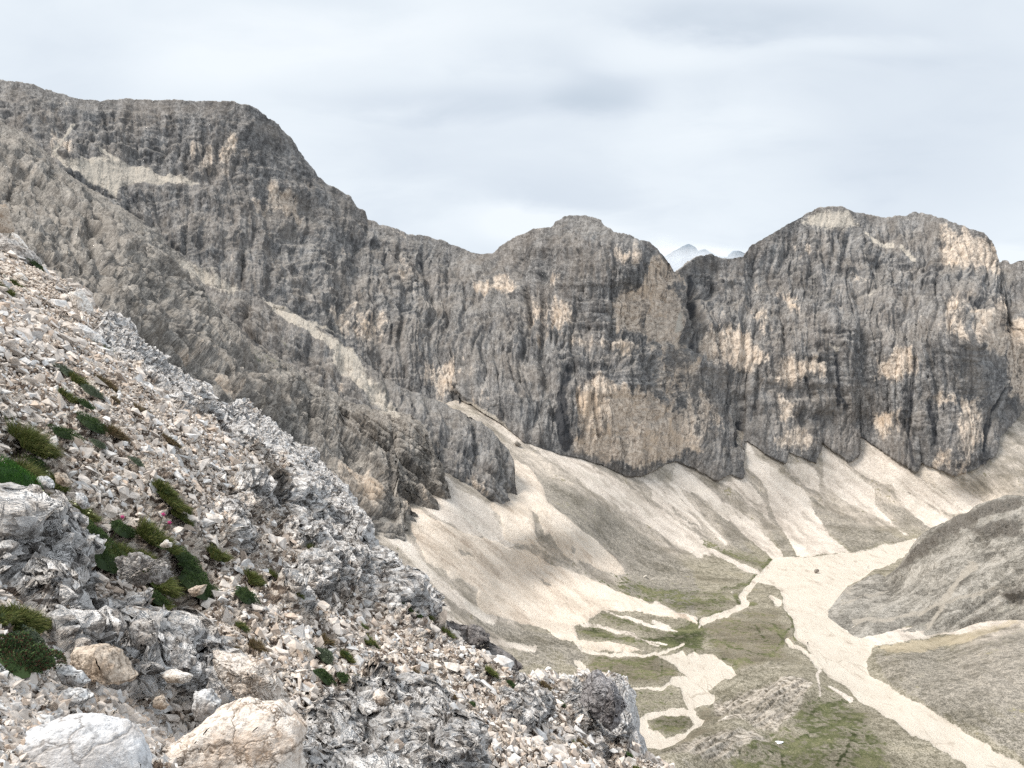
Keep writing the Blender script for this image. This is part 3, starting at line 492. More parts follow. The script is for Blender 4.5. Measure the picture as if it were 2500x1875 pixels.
def ground_mat():
    n = N('valley_ground'); p = n.pos(); C, T, Lt, G = n.rgb('m1'); B, Dk, Y, Mo = n.rgb('m2'); fs, ft, sw, _ = n.rgb('fl')
    cv = n.new('ShaderNodeCombineXYZ'); n.L(fs, cv.inputs[0]); n.L(n.M('MULTIPLY', ft, .09), cv.inputs[1]); cv = cv.outputs[0]
    wob = n.vscale(n.vadd(n.noise(p, .03, 4, col=True), (.5, .5, .5), 'SUBTRACT'), .5)
    cvw = n.vadd(cv, wob)
    st = n.noise(cvw, 2.2, 9, .68); st2 = n.noise(cvw, 9., 6, .7)
    a = n.noise(p, .06, 8, .6); c = n.noise(p, .35, 7, .7); fine = n.noise(p, 1.4, 5, .75)
    mixn = n.M('ADD', n.M('MULTIPLY', n.M('SUBTRACT', c, .5), .8), n.M('MULTIPLY', n.M('SUBTRACT', st, .5), 1.2))
    iso = n.M('ADD', n.M('MULTIPLY', n.M('SUBTRACT', a, .5), .7), n.M('MULTIPLY', n.M('SUBTRACT', c, .5), .9))
    strk = n.M('ADD', n.M('MULTIPLY', st, .42), n.M('ADD', n.M('MULTIPLY', st2, .28), n.M('MULTIPLY', fine, .32)))
    flat = n.ramp(n.M('ADD', n.M('MULTIPLY', c, .5), n.M('MULTIPLY', fine, .5)), (.43, (.20, .19, .145)), (.5, (.38, .36, .29)), (.57, (.58, .55, .465)))
    scree = n.ramp(strk, (.44, (.33, .31, .275)), (.51, (.57, .53, .475)), (.575, (.80, .745, .665)))
    base = n.mix(n.step(sw, .05, .45), flat, scree)
    def add(m, lo, hi, col, k=1., nz=mixn, amt=1.):
        f = n.step(n.M('ADD', m, n.M('MULTIPLY', nz, k)), lo, hi)
        return n.mix(n.M('MULTIPLY', f, amt) if amt != 1. else f, bas[0], col)
    bas = [base]
    bas[0] = add(B, .35, .7, n.mix(n.step(fine, .35, .65), (.20, .18, .13), (.34, .305, .24)), 4., iso, .8)
    bas[0] = add(Dk, .35, .7, n.ramp(n.M('ADD', n.M('MULTIPLY', c, .5), n.M('MULTIPLY', fine, .5)), (.43, (.17, .165, .145)), (.5, (.34, .325, .29)), (.57, (.58, .55, .49))), 2.4, mixn, .85)
    bas[0] = add(G, .42, .8, n.ramp(n.M('ADD', n.M('MULTIPLY', a, .5), n.M('MULTIPLY', fine, .5)), (.42, (.045, .06, .025)), (.5, (.12, .14, .065)), (.6, (.26, .26, .155))), 3.4, iso)
    bas[0] = add(Lt, .43, .57, n.ramp(strk, (.43, (.52, .475, .42)), (.50, (.78, .725, .655)), (.58, (.92, .875, .80))), 1.1)
    bas[0] = add(Mo, .28, .55, n.ramp(n.noise(n.map(p, (.35, 1.3, 1), (0, 0, -.75)), .45, 6, .7), (.40, (.20, .185, .15)), (.48, (.50, .465, .41)), (.6, (.74, .70, .63))), 1.6, iso)
    bas[0] = add(T, .44, .58, n.ramp(strk, (.42, (.52, .44, .36)), (.49, (.82, .735, .63)), (.58, (.95, .88, .78))), .9)
    bas[0] = add(Y, .4, .6, (.60, .53, .39), 2.2, iso, .6)
    br = n.noise(n.vadd(n.map(p, (1, .35, 1), (0, 0, .55)), n.vscale(wob, 20.)), .16, 7, .65)
    bas[0] = add(C, .42, .60, n.ramp(n.M('ADD', n.M('MULTIPLY', br, .7), n.M('MULTIPLY', fine, .3)), (.36, (.50, .44, .37)), (.43, (.82, .765, .68)), (.6, (.88, .84, .76))), .5, iso)
    tone = n.ramp(n.M('ADD', n.M('MULTIPLY', n.noise(n.vadd(n.map(p, (.4, 1, 1), (0, 0, .5)), n.vscale(wob, 30.)), .05, 7, .65), .6), n.M('MULTIPLY', a, .4)), (.40, (.62, .61, .57)), (.52, (1, .99, .97)), (.62, (1.12, 1.10, 1.06)))
    bas[0] = n.mix(n.M('SUBTRACT', 1., n.M('MAXIMUM', n.M('MULTIPLY', C, .85), n.M('MULTIPLY', n.M('MAXIMUM', T, Lt), .6))), bas[0], n.mix(1., bas[0], tone, 'MULTIPLY'))
    wl = n.step(n.vor(n.vadd(n.map(p, (1.6, .32, 1), (0, 0, .5)), n.vscale(wob, 26.)), .07, 'DISTANCE_TO_EDGE'), .035, .0)
    bas[0] = n.mix(n.M('MULTIPLY', n.M('MULTIPLY', wl, n.step(C, .5, .9)), n.step(n.noise(p, .03, 4), .48, .62)), bas[0], (.60, .545, .465))
    dk = n.M('MULTIPLY', n.step(n.vor(p, .42), .20, .10), n.step(n.noise(n.vadd(p, n.vscale(wob, 20.)), .05, 4, .6), .47, .60))
    bas[0] = n.mix(n.M('MULTIPLY', n.M('MULTIPLY', dk, sw), .7), bas[0], (.17, .155, .135))
    spk = n.step(n.vor(p, .55), .15, .06)                    # pale boulders strewn over the grass
    bas[0] = n.mix(n.M('MULTIPLY', n.M('MULTIPLY', spk, n.step(n.noise(p, .04, 2), .5, .62)), .7), bas[0], (.55, .52, .46))
    n.color(n.mix(1., bas[0], n.mix(C, (1.0, .965, .95), (.90, .865, .835)), 'MULTIPLY'))
    n.bump(n.M('ADD', n.M('MULTIPLY', st, n.M('MULTIPLY', sw, 1.5)), n.M('ADD', n.M('MULTIPLY', c, .7), n.M('MULTIPLY', fine, .35))), 2.2, .9)
    return n.m
MG = ground_mat()
FQ = grid_faces(*VT.shape[:2]); Vf = VT.reshape(-1, 3)
fm = lambda m: m.at(px, py)[FQ].mean(1)
cls = np.zeros(len(FQ), int)
swf = slope_w[FQ].mean(1); cls[swf > .35] = 1
cls[fm(wT) > .5] = 1
cls[(fm(wY) > .5)] = 3
cls[fm(wC) > .5] = 2
for i, nm in enumerate(['valley_floor', 'scree_slope', 'stream_bed', 'path']):
    v, q, a = submesh(Vf, FQ, atT, cls == i)
    obj(nm, np_mesh(nm, v, q, a), MG, kind='structure')

# ---------------------------------------------------------------- knoll on the right
kc = [(2030,1478,'z',0),(2060,1440,'z',0.5),(2100,1420,'z',1),(2159,1418,'z',4),(2181,1396,'z',12),(2243,1316,'z',42),(2305,1277,'z',56),(2407,1226,'z',74),(2500,1207,'z',82),(2650,1180,'z',94),(2100,1545,'z',0),(2300,1545,'z',4),(2500,1505,'z',16),(2300,1400,'z',30),(2500,1350,'z',52),(2150,1480,'z',4),(2650,1480,'z',30),(2220,1440,'z',13),(2400,1460,'z',22)]
kD = {(2159,1418):640,(2181,1396):640,(2243,1316):632,(2305,1277):612,(2407,1226):585,(2500,1207):570,(2650,1180):540}
KV = [1. / kD[(c[0], c[1])] if (c[0], c[1]) in kD else wv(c) for c in kc]
def Dk_(px, py): return 1. / (tps([(c[0], c[1]) for c in kc], np.array(KV) * 1000, px, py, 1980, 2820, 1100, 1700, .0005) / 1000)
ck = Z('P', '2020,1492 2040,1468 2066,1434 2110,1412 2140,1404 2156,1408 2163,1412 2172,1403 2181,1396 2200,1372 2222,1345 2243,1316 2262,1298 2285,1286 2305,1277 2330,1262 2362,1249 2385,1234 2407,1226 2450,1214 2500,1207 2650,1180 2800,1150')
lk = Z('P', '2020,1500 2050,1505 2084,1540 2130,1550 2300,1555 2400,1540 2500,1515 2800,1480')
ckf = lambda x: np.interp(x, ck[:, 0], ck[:, 1]) + 9 * fbm(np.stack([np.asarray(x) / 1., 0 * np.asarray(x), 0 * np.asarray(x)], -1), 45, 4, .6, 701)
V, PX, PY = sheet(2022, 2780, 1.8, lambda x: np.interp(x, lk[:, 0], lk[:, 1]) + 34, ckf, 1.9, Dk_, [(5, 2), (14, 8), (30, 22), (60, 55), (100, 110)])
px = PX.ravel(); py = PY.ravel(); n_ = grid_normals(V).reshape(-1, 3)
if n_[:, 2].mean() < 0: n_ = -n_
kR, kL, kG = Mask(), Mask(), Mask()
kR.poly('G', '1370,1150 1420,1090 1500,1010 1600,900 1700,830 1800,750 2000,680 2212,620 2212,720 2050,760 1850,850 1700,950 1560,1040 1480,1105', 12, .85).poly('G', '2060,1230 2212,1150 2212,1310 2120,1290', 16, .8).poly('G', '1840,830 2000,800 2212,740 2212,900 1950,900', 20, .8).poly('G', '1590,1230 1700,1170 1640,1210', 8, .8)
kL.line('G', '1120,1300 1260,1250 1450,1180', 4, 2, 4, .8).line('G', '1200,1395 1400,1390 1560,1330 1900,1250 2100,1180', 9, 6, 7, .8).line('G', '1640,1420 1720,1300 1800,1180 1900,1060', 9, 14, 7, .8).line('G', '1180,1180 1300,1100 1400,1060', 10, 6, 7, .6).line('G', '1900,1000 2100,940 2212,900', 10, 10, 12, .5).line('G', '1150,1200 1250,1090 1330,1060', 16, 8, 9, .7)
kG.poly('G', '1300,1440 1600,1350 1900,1350 2212,1250 2212,1340 1900,1410 1600,1450', 20, .5).poly('G', '1150,1370 1300,1330 1500,1250 1300,1380', 12, .5)
fk = np.stack([(py + .55 * px) / 55., (px - .5 * py) / 500., 0 * px], -1)
edge = np.clip((py - ckf(px)) / 25., .25, 1)
rk = kR.at(px, py)
h = edge * (3.5 * fbm(V.reshape(-1, 3), 40, 3, .5, 80) + 3.2 * (np.clip(np.abs(fbm(fk, 1, 2, .6, 84)) * 4, 0, 1) - .5) + (1 + 4.5 * rk) * 1.0 * (fbm(V.reshape(-1, 3), 8, 3, .6, 88, True) - .4))
h = h * np.clip((px - 2020) / 80, .15, 1) * np.clip((np.interp(px, lk[:, 0], lk[:, 1]) + 20 - py) / 35, 0, 1)
V2 = V.reshape(-1, 3) + n_ * h[:, None]
atk = {'m1': np.stack([kR.at(px, py), kL.at(px, py), kG.at(px, py), np.ones(len(px), f32)], -1), 'fl': np.stack([fk[:, 0], fk[:, 1] * 3, 0 * px, 0 * px + 1], -1)}
def knoll_mat():
    n = N('knoll_ground'); p = n.pos(); R, Lt, G, _ = n.rgb('m1'); a_ = n.attr('fl').outputs['Vector']
    st = n.noise(n.vadd(a_, n.vscale(n.vadd(n.noise(p, .05, 3, col=True), (.5, .5, .5), 'SUBTRACT'), 1.2)), 1.6, 9, .68)
    c = n.noise(p, .3, 8, .7); fine = n.noise(p, 1.2, 5, .75)
    g = n.M('ADD', n.M('MULTIPLY', st, .5), n.M('ADD', n.M('MULTIPLY', c, .3), n.M('MULTIPLY', fine, .25)))
    b = n.ramp(g, (.44, (.155, .143, .125)), (.51, (.34, .318, .28)), (.59, (.62, .58, .52)))
    nz = n.M('MULTIPLY', n.M('SUBTRACT', n.M('ADD', n.M('MULTIPLY', st, .5), n.M('MULTIPLY', c, .5)), .5), 1.8)
    b = n.mix(n.M('MULTIPLY', n.step(n.M('ADD', G, nz), .4, .7), .7), b, (.13, .135, .08))
    b = n.mix(n.M('MULTIPLY', n.step(n.M('ADD', Lt, nz), .4, .7), .85), b, (.55, .50, .43))
    b = n.mix(n.M('MULTIPLY', n.step(n.M('ADD', R, nz), .45, .7), .85), b, n.mix(n.step(fine, .35, .65), (.085, .075, .065), (.27, .245, .215)))
    n.color(b); n.bump(n.M('ADD', c, n.M('ADD', n.M('MULTIPLY', st, .8), n.M('MULTIPLY', fine, .3))), 2.5, 1.)
    return n.m
obj('hill', np_mesh('hill', V2, grid_faces(*V.shape[:2]), atk), knoll_mat(), kind='structure')
print('land', round(time.time() - T0, 1))
# ================================================================ NEAR SLOPE of rubble and crumbling bedrock
CRF = np.concatenate([np.array([[-900, -60], [-400, 300], [-150, 500], [0, 590], [40, 625]]), Z('D', '160,345 240,400 330,445 362,500 385,570 440,640 490,695 560,715 610,735 655,800 700,845 760,870 880,960 950,990 1040,1040 1160,1110 1200,1170 1330,1220 1500,1265 1530,1340 1620,1390 1700,1440 1740,1500 1850,1560 1930,1610'),
    Z('S', '0,470 30,600 100,730 140,870 230,980 320,1060 430,1160 500,1195 570,1225 640,1330 720,1420 860,1490 1000,1570 1100,1600 1180,1552 1280,1547 1500,1562 1600,1600'), Z('H', '150,972 340,1004 440,1040 540,1110 570,1150 625,1230 605,1320 640,1390 660,1490 750,1570 830,1595 900,1655'), np.array([[1700, 1960], [1900, 2150], [2300, 2500]])])
CRF = CRF[np.argsort(CRF[:, 0])]
crf = lambda x: np.interp(x, CRF[:, 0], CRF[:, 1])
BB = .00027
def wpl(px, py): return .035 + BB * ((py - 699) - .742 * (px - 187))
def Df(px, py): return 1. / np.maximum(wpl(px, py), .0295)
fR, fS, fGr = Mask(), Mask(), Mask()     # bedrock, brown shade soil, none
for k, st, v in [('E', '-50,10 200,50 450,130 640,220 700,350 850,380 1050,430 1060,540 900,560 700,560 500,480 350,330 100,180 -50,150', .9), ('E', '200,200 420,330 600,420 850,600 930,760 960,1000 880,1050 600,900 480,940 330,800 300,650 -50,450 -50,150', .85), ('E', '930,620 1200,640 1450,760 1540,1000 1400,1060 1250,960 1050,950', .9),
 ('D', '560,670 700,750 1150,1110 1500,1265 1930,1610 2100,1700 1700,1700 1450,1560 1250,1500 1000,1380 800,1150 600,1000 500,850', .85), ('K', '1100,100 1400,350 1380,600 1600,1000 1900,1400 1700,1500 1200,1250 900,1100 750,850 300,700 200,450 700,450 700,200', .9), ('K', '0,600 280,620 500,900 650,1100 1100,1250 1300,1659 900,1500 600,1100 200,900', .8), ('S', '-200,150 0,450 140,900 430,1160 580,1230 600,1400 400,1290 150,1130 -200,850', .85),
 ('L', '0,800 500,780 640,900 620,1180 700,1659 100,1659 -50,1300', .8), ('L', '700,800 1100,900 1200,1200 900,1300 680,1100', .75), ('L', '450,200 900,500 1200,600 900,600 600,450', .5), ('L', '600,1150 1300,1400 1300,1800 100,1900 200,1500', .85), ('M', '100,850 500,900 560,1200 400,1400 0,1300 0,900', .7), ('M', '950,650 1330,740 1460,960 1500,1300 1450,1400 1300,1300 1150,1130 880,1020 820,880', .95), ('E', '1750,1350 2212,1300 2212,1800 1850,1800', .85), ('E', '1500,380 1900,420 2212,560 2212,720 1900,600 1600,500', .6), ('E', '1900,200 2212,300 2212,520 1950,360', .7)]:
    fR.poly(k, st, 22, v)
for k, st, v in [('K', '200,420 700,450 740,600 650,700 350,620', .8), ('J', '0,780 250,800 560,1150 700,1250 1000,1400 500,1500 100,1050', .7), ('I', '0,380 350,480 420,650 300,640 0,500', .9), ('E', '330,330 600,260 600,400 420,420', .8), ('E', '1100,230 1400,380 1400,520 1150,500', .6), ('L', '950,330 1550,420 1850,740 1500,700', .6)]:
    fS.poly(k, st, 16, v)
xs = np.concatenate([np.arange(-900, -150, 8), np.arange(-150, 1700, 2.2), np.arange(1700, 2300, 10)])
vr = None
def fg_sheet():
    cr = crf(xs)
    n1, n2 = 660, 50
    rows = []
    for c in (0,): pass
    vis = np.maximum(1930, cr + 60)
    PY = np.concatenate([3400 + (vis - 3400)[None] * np.linspace(0, 1, n2)[:, None] ** .6, vis[None] + (cr - vis)[None] * np.linspace(0, 1, n1)[1:, None]])
    PX = np.repeat(xs[None], len(PY), 0)
    D = Df(PX.ravel(), PY.ravel()).reshape(PX.shape)
    V = pt(PX, PY, D); top = V[-1]
    B = []
    for dist, drop in [(.06 * k, .02 * k + .005 * k * k) for k in range(1, 26)] + [(2.2, 5.4), (3.2, 8.5), (5, 14), (9, 26), (16, 60)]:
        q = top.copy(); q[:, 1] += dist * .75; q[:, 0] += dist * .66; q[:, 2] -= drop; B.append(q)
    V = np.concatenate([V, np.array(B)]); k = len(B)
    return V, np.concatenate([PX, np.repeat(PX[-1:], k, 0)]), np.concatenate([PY, np.repeat(PY[-1:], k, 0)])
VF, PXF, PYF = fg_sheet()
shF = VF.shape; pf = VF.reshape(-1, 3).copy(); px = PXF.ravel(); py = PYF.ravel()
DF = pf[:, 1]; foot = DF * 2.6 / F
nF = np.array([BB * .742, 0, 0]);  # slope normal of the plane
kk = (-550.2 + 129.6) / 1962
nrmF = np.array([.742, -kk, 1.0]); nrmF /= np.linalg.norm(nrmF)
R = fR.at(px, py); S_ = fS.at(px, py)
def lodfbm(P, lam0, n, amp, seed, ridged=False, sc=(1, 1, 1), foot=foot):
    h = 0; lam = lam0
    for o in range(n):
        wgt = np.clip((lam / foot - 1.5) / 2., 0, 1)
        g = gnoise(P * (np.array(sc) / lam), seed + o)
        if ridged: g = .35 - np.abs(g) * 1.6
        h = h + wgt * amp * lam * g; lam *= .5
    return h
strat = np.array([-.35, .25, .9]); strat /= np.linalg.norm(strat)
tcoord = pf @ strat + .25 * gnoise(pf / 1.5, 300)
def saw(x): f = x - np.floor(x); return np.where(f < .8, f / .8, (1 - f) / .2)
hF = lodfbm(pf, 6, 8, .10, 200) + R * lodfbm(pf, 1.6, 7, .26, 220, True)
stp = R * (.10 * saw(tcoord / .42 + 0 * px) + .05 * saw(tcoord / .13) * np.clip((.13 / foot - 2) / 3, 0, 1)) * np.clip(.5 + 1.2 * gnoise(pf / .9, 310), 0, 1)
hF = hF + stp * 2.0 - .10 * S_
tp = np.clip((py - crf(px)) / 40., .8, 1)
hF = hF * tp * np.clip(DF / 6, .35, 1)
VFd = pf + nrmF * hF[:, None]
keep = VFd
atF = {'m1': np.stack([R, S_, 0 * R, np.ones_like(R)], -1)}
def fg_mat():
    n = N('near_slope'); p = n.pos(); R_, Sh, _, _ = n.rgb('m1'); nz = n.sep(n.nor())[2]
    pr = n.map(p, (1, 1, 2.4), (.35, -.35, 0))
    a = n.noise(p, 1.1, 8, .65); c = n.noise(pr, 7, 9, .72); fine = n.noise(p, 38, 6, .75)
    v = n.vor(n.vadd(pr, n.vscale(n.noise(p, 9, 3, col=True), .05)), 11, 'F1', 'Color', 1.0)
    vs_ = n.sep(v)[0]
    rub = n.ramp(n.M('ADD', n.M('MULTIPLY', vs_, .35), n.M('ADD', n.M('MULTIPLY', c, .45), n.M('MULTIPLY', fine, .2))), (.36, (.16, .12, .095)), (.45, (.52, .43, .355)), (.58, (.85, .76, .67)))
    bed = n.ramp(n.M('ADD', n.M('MULTIPLY', vs_, .2), n.M('ADD', n.M('MULTIPLY', c, .55), n.M('MULTIPLY', fine, .25))), (.39, (.22, .20, .185)), (.455, (.50, .475, .455)), (.53, (.72, .70, .685)), (.62, (.88, .86, .845)))
    f = n.step(n.M('ADD', R_, n.M('MULTIPLY', n.M('SUBTRACT', a, .5), 1.6)), .38, .6)
    b = n.mix(f, rub, bed)
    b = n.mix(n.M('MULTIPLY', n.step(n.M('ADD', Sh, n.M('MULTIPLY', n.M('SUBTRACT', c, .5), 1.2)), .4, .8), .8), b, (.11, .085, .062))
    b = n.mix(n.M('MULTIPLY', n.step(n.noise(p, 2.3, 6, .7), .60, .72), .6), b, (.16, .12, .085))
    n.color(b)
    e1 = n.vor(n.vadd(pr, n.vscale(n.noise(p, 9, 3, col=True), .05)), 11, 'F1', 'Distance')
    e2 = n.vor(pr, 30, 'F1', 'Distance')
    hh = n.M('ADD', n.M('ADD', n.M('MULTIPLY', e1, -.5), n.M('MULTIPLY', e2, -.18)), n.M('MULTIPLY', n.noise(pr, 5, 8, .7), 1.0))
    pl1 = n.sep(n.vor(n.vadd(n.map(p, (1.5, .8, 3.2), (.5, -.55, .3)), n.vscale(n.noise(p, 2, 3, col=True), .15)), 2.0, 'F1', 'Color'))[0]
    pl2 = n.sep(n.vor(n.vadd(n.map(p, (1.5, .8, 3.5), (.5, -.55, .3)), n.vscale(n.noise(p, 5, 3, col=True), .06)), 6.5, 'F1', 'Color'))[0]
    hh = n.M('ADD', hh, n.M('MULTIPLY', f, n.M('ADD', n.M('MULTIPLY', pl1, .9), n.M('MULTIPLY', pl2, .45))))
    n.disp(hh, .17, .22, 'BOTH'); return n.m
obj('near_slope', np_mesh('near_slope', VFd, grid_faces(*shF[:2]), atF), fg_mat(), kind='structure')

# fast lookup of the finished ground under a surveyed point
gF = VFd.reshape(shF)[50:710]; gPX = PXF[50:710]; gPY = PYF[50:710]
def on_fg(px, py):
    j = int(np.clip(np.searchsorted(xs, px), 0, len(xs) - 1)); i = int(np.argmin(np.abs(gPY[:, j] - py))); return gF[i, j]
def on_ter(px, py):
    j = int(np.clip(np.argmin(np.abs(PXT[0] - px)), 0, PXT.shape[1] - 1)); i = int(np.argmin(np.abs(PYT[:, j] - py))); return VT[i, j]

# ---------------------------------------------------------------- rubble: countless loose stones, one object
import bmesh
def hull(pts):
    bm = bmesh.new()
    for q in pts: bm.verts.new(q)
    bmesh.ops.convex_hull(bm, input=bm.verts)
    bmesh.ops.triangulate(bm, faces=bm.faces)
    bm.verts.ensure_lookup_table()
    for v in [v for v in bm.verts if not v.link_faces]: bm.verts.remove(v)
    bm.verts.index_update()
    Vv = np.array([v.co[:] for v in bm.verts], f32); Ff = np.array([[v.index for v in f.verts] for f in bm.faces], np.int32)
    bm.free(); return Vv, Ff
PRO = []
for k in range(24):
    q = rng.uniform(-1, 1, (rng.integers(8, 13), 3)); q /= np.maximum(np.abs(q).max(1, keepdims=True), .55)
    q *= np.array([1, rng.uniform(.5, .9), rng.uniform(.25, .6)]); PRO.append(hull(q))
def stones(C, rad, ax, col):
    """C centres, rad half length, ax (n,3,3) frames, col (n,3)"""
    Vs, Fs, Cs = [], [], []; off = 0
    kind = rng.integers(0, len(PRO), len(C))
    for k in range(len(PRO)):
        s = np.where(kind == k)[0]
        if not len(s): continue
        pv, pfc = PRO[k]
        v = np.einsum('vk,nkj->nvj', pv, ax[s]) * rad[s][:, None, None] + C[s][:, None]
        v = v + rng.normal(size=v.shape) * (rad[s] * .06)[:, None, None]
        f = pfc[None] + (np.arange(len(s)) * len(pv))[:, None, None] + off
        Vs.append(v.reshape(-1, 3)); Fs.append(f.reshape(-1, 3)); Cs.append(np.repeat(col[s], len(pv), 0)); off += len(s) * len(pv)
    return np.concatenate(Vs), np.concatenate(Fs), np.concatenate(Cs)
PL = [('E', 820, 110, 60, 60, 'c'), ('E', 930, 250, 70, 70, 'c'), ('E', 1010, 265, 60, 50, 'g'), ('E', 1240, 330, 60, 60, 'c'), ('E', 1100, 420, 50, 45, 'c'), ('E', 700, 170, 75, 60, 'g'), ('E', 560, 40, 60, 45, 'g'), ('E', 800, 270, 45, 40, 'c'), ('J', 500, 1100, 90, 70, 'c'), ('J', 760, 780, 60, 70, 'c'), ('I', 15, 890, 65, 85, 'g'), ('I', 70, 690, 50, 30, 'b'), ('I', 215, 825, 90, 55, 'g'), ('I', 300, 730, 85, 55, 'c'), ('I', 430, 1000, 28, 30, 'g'), ('I', 305, 1170, 60, 50, 'g'), ('I', 460, 1190, 60, 28, 'g'), ('I', 550, 1235, 70, 60, 'g'), ('I', 615, 1330, 62, 62, 'g'),
 ('J', 1120, 100, 110, 140, 'g', ((1020, 50),)), ('J', 925, 130, 26, 22, 'b'), ('J', 1745, 410, 46, 36, 'c'), ('J', 1735, 255, 60, 24, 'b'), ('J', 575, 420, 90, 75, 's'), ('J', 690, 520, 80, 80, 'g'), ('J', 810, 650, 70, 110, 's'), ('J', 610, 680, 85, 55, 'g', (), 0, .4), ('J', 400, 970, 160, 130, 'g', (), 0, .5), ('J', 650, 950, 80, 150, 'c'), ('J', 870, 930, 120, 115, 'c'), ('J', 1000, 1090, 60, 60, 's'), ('J', 1120, 1050, 85, 85, 'b'), ('J', 640, 1190, 150, 95, 'g', (), 3), ('J', 80, 1290, 190, 220, 'l'), ('J', 320, 1300, 110, 130, 'g', (), 5, .8), ('J', 980, 590, 95, 65, 'b'), ('J', 1055, 770, 42, 40, 'b'), ('J', 1320, 890, 50, 70, 'b'), ('J', 1670, 1210, 90, 48, 'b'), ('J', 1390, 1330, 62, 50, 's'), ('J', 590, 1590, 100, 75, 'g', (), 2), ('J', 1700, 1590, 90, 80, 'g'), ('J', 1070, 1560, 120, 80, 'g', (), 5),
 ('E', 640, 90, 120, 85, 'c'), ('E', 750, 215, 90, 85, 'c', ((735, 152),)), ('E', 870, 190, 60, 80, 'g'), ('E', 985, 190, 90, 70, 'g', ((980, 137), (1017, 186))), ('E', 1090, 345, 95, 70, 'g'), ('E', 1185, 275, 65, 65, 'c'), ('E', 1300, 400, 95, 95, 'c'), ('E', 1350, 310, 50, 50, 'g'), ('E', 1150, 440, 65, 55, 'g'), ('E', 1010, 75, 90, 55, 'g'), ('E', 1095, 140, 50, 35, 'g'), ('E', 1585, 450, 48, 70, 'g'), ('E', 1530, 530, 55, 68, 'c'), ('E', 1730, 555, 95, 30, 'g'), ('E', 1190, 540, 38, 28, 'g'), ('E', 1230, 680, 42, 30, 'g'), ('E', 1000, 790, 60, 70, 'g'), ('E', 1065, 875, 36, 45, 'g'), ('E', 400, 280, 42, 30, 'c'), ('E', 160, 740, 90, 80, 'g'), ('E', 180, 850, 75, 65, 's'), ('E', 75, 1010, 130, 150, 'd'), ('E', 1640, 795, 48, 38, 'b'), ('E', 1520, 780, 40, 24, 'b'), ('E', 2010, 885, 50, 60, 's'), ('E', 2140, 905, 40, 30, 'g'),
 ('E', 1865, 410, 48, 62, 'g'), ('E', 1780, 1130, 30, 28, 'c'), ('E', 490, 350, 40, 38, 'b'), ('E', 1560, 665, 36, 26, 'g'), ('E', 20, 750, 40, 60, 'g'),
 ('L', 80, 290, 50, 60, 'b'), ('L', 70, 450, 80, 82, 's'), ('L', 270, 460, 52, 40, 'c'), ('L', 395, 250, 35, 25, 'g'), ('L', 455, 340, 50, 62, 'g'), ('L', 540, 400, 50, 24, 'g'), ('L', 735, 312, 105, 42, 'c'), ('L', 880, 370, 70, 50, 'g'), ('L', 1050, 512, 58, 46, 'g'), ('L', 640, 600, 50, 66, 'g'), ('L', 60, 650, 100, 75, 'c'), ('L', 215, 690, 52, 80, 'c'), ('L', 400, 690, 40, 36, 'g'), ('L', 1080, 830, 60, 56, 'g'), ('L', 1112, 925, 24, 50, 'b'), ('L', 910, 1040, 70, 55, 'c'), ('L', 1040, 1095, 55, 60, 'g'), ('L', 1170, 1020, 38, 36, 'b'), ('L', 205, 1190, 74, 84, 'c'), ('L', 1450, 930, 60, 48, 'g'), ('L', 1610, 1080, 42, 28, 'c'), ('L', 1340, 1130, 28, 38, 'c'), ('L', 2140, 810, 50, 24, 'b'), ('L', 830, 915, 34, 28, 'b'), ('L', 280, 1600, 30, 40, 'g'), ('L', 885, 715, 32, 42, 'b'),
 ('M', 620, 690, 50, 30, 'b'), ('M', 795, 895, 38, 38, 'c'), ('M', 1060, 1275, 50, 48, 'b'), ('M', 910, 1265, 32, 50, 'g'), ('M', 1000, 1390, 80, 80, 'c'), ('M', 1020, 1560, 110, 105, 'c'), ('M', 1190, 1570, 68, 80, 'c'), ('M', 1640, 1600, 52, 50, 'g'), ('M', 50, 990, 50, 35, 'c'), ('M', 1420, 1330, 30, 48, 'b'), ('M', 1525, 1450, 36, 48, 'c')]
NS = 230000
sx = rng.uniform(-140, 1690, NS); sy = rng.uniform(560, 2050, NS)
ok = sy > crf(sx) - 1
sx = sx[ok]; sy = sy[ok]
j = np.clip(np.searchsorted(xs, sx), 1, len(xs) - 1)
crj = crf(xs[j]); visj = np.maximum(1930, crj + 60); v_ = (sy - visj) / (crj - visj); i = np.clip((v_ * 659).astype(int) , 0, 658)
C = gF[i, j]
# the crumbling brink beyond the crest as well
nb_ = 70000; jb = rng.integers(np.searchsorted(xs, -140), np.searchsorted(xs, 1690), nb_); ib = 709 + 25 * rng.random(nb_) ** 1.3; i0 = ib.astype(int); fb = (ib - i0)[:, None]
Gall = VFd.reshape(shF); Cb = Gall[i0, jb] * (1 - fb) + Gall[i0 + 1, jb] * fb + rng.normal(size=(nb_, 3)) * .01
C = np.concatenate([C, Cb]); sx = np.concatenate([sx, xs[jb]]); sy = np.concatenate([sy, crf(xs[jb]) + 2])
Ds = C[:, 1]
Rs = fR.at(sx, sy); Ss = fS.at(sx, sy)
dens = gnoise(C / .8, 400)
rmin = np.maximum(.011, 2.1 * Ds / F)
rad = np.minimum(rmin * (rng.random(len(C)) ** (-1 / 2.0)), np.minimum(.16, 17 * Ds / F + .006))
acc = (2.1 * Ds / F / rmin) ** 1.3 * np.clip(.95 - .80 * Rs + .9 * dens, .06, 1) * (1 - .7 * Ss)
ok = rng.random(len(C)) < acc
for a in PL:
    cc_ = Z(a[0], '%f,%f' % (a[1], a[2]))[0]; sc = ZT[a[0]][2]
    ok &= ((sx - cc_[0]) / (a[3] * sc * 1.05)) ** 2 + ((sy - cc_[1] - a[4] * sc * .15) / (a[4] * sc * 1.15)) ** 2 > rng.uniform(.75, 1.1, len(sx))
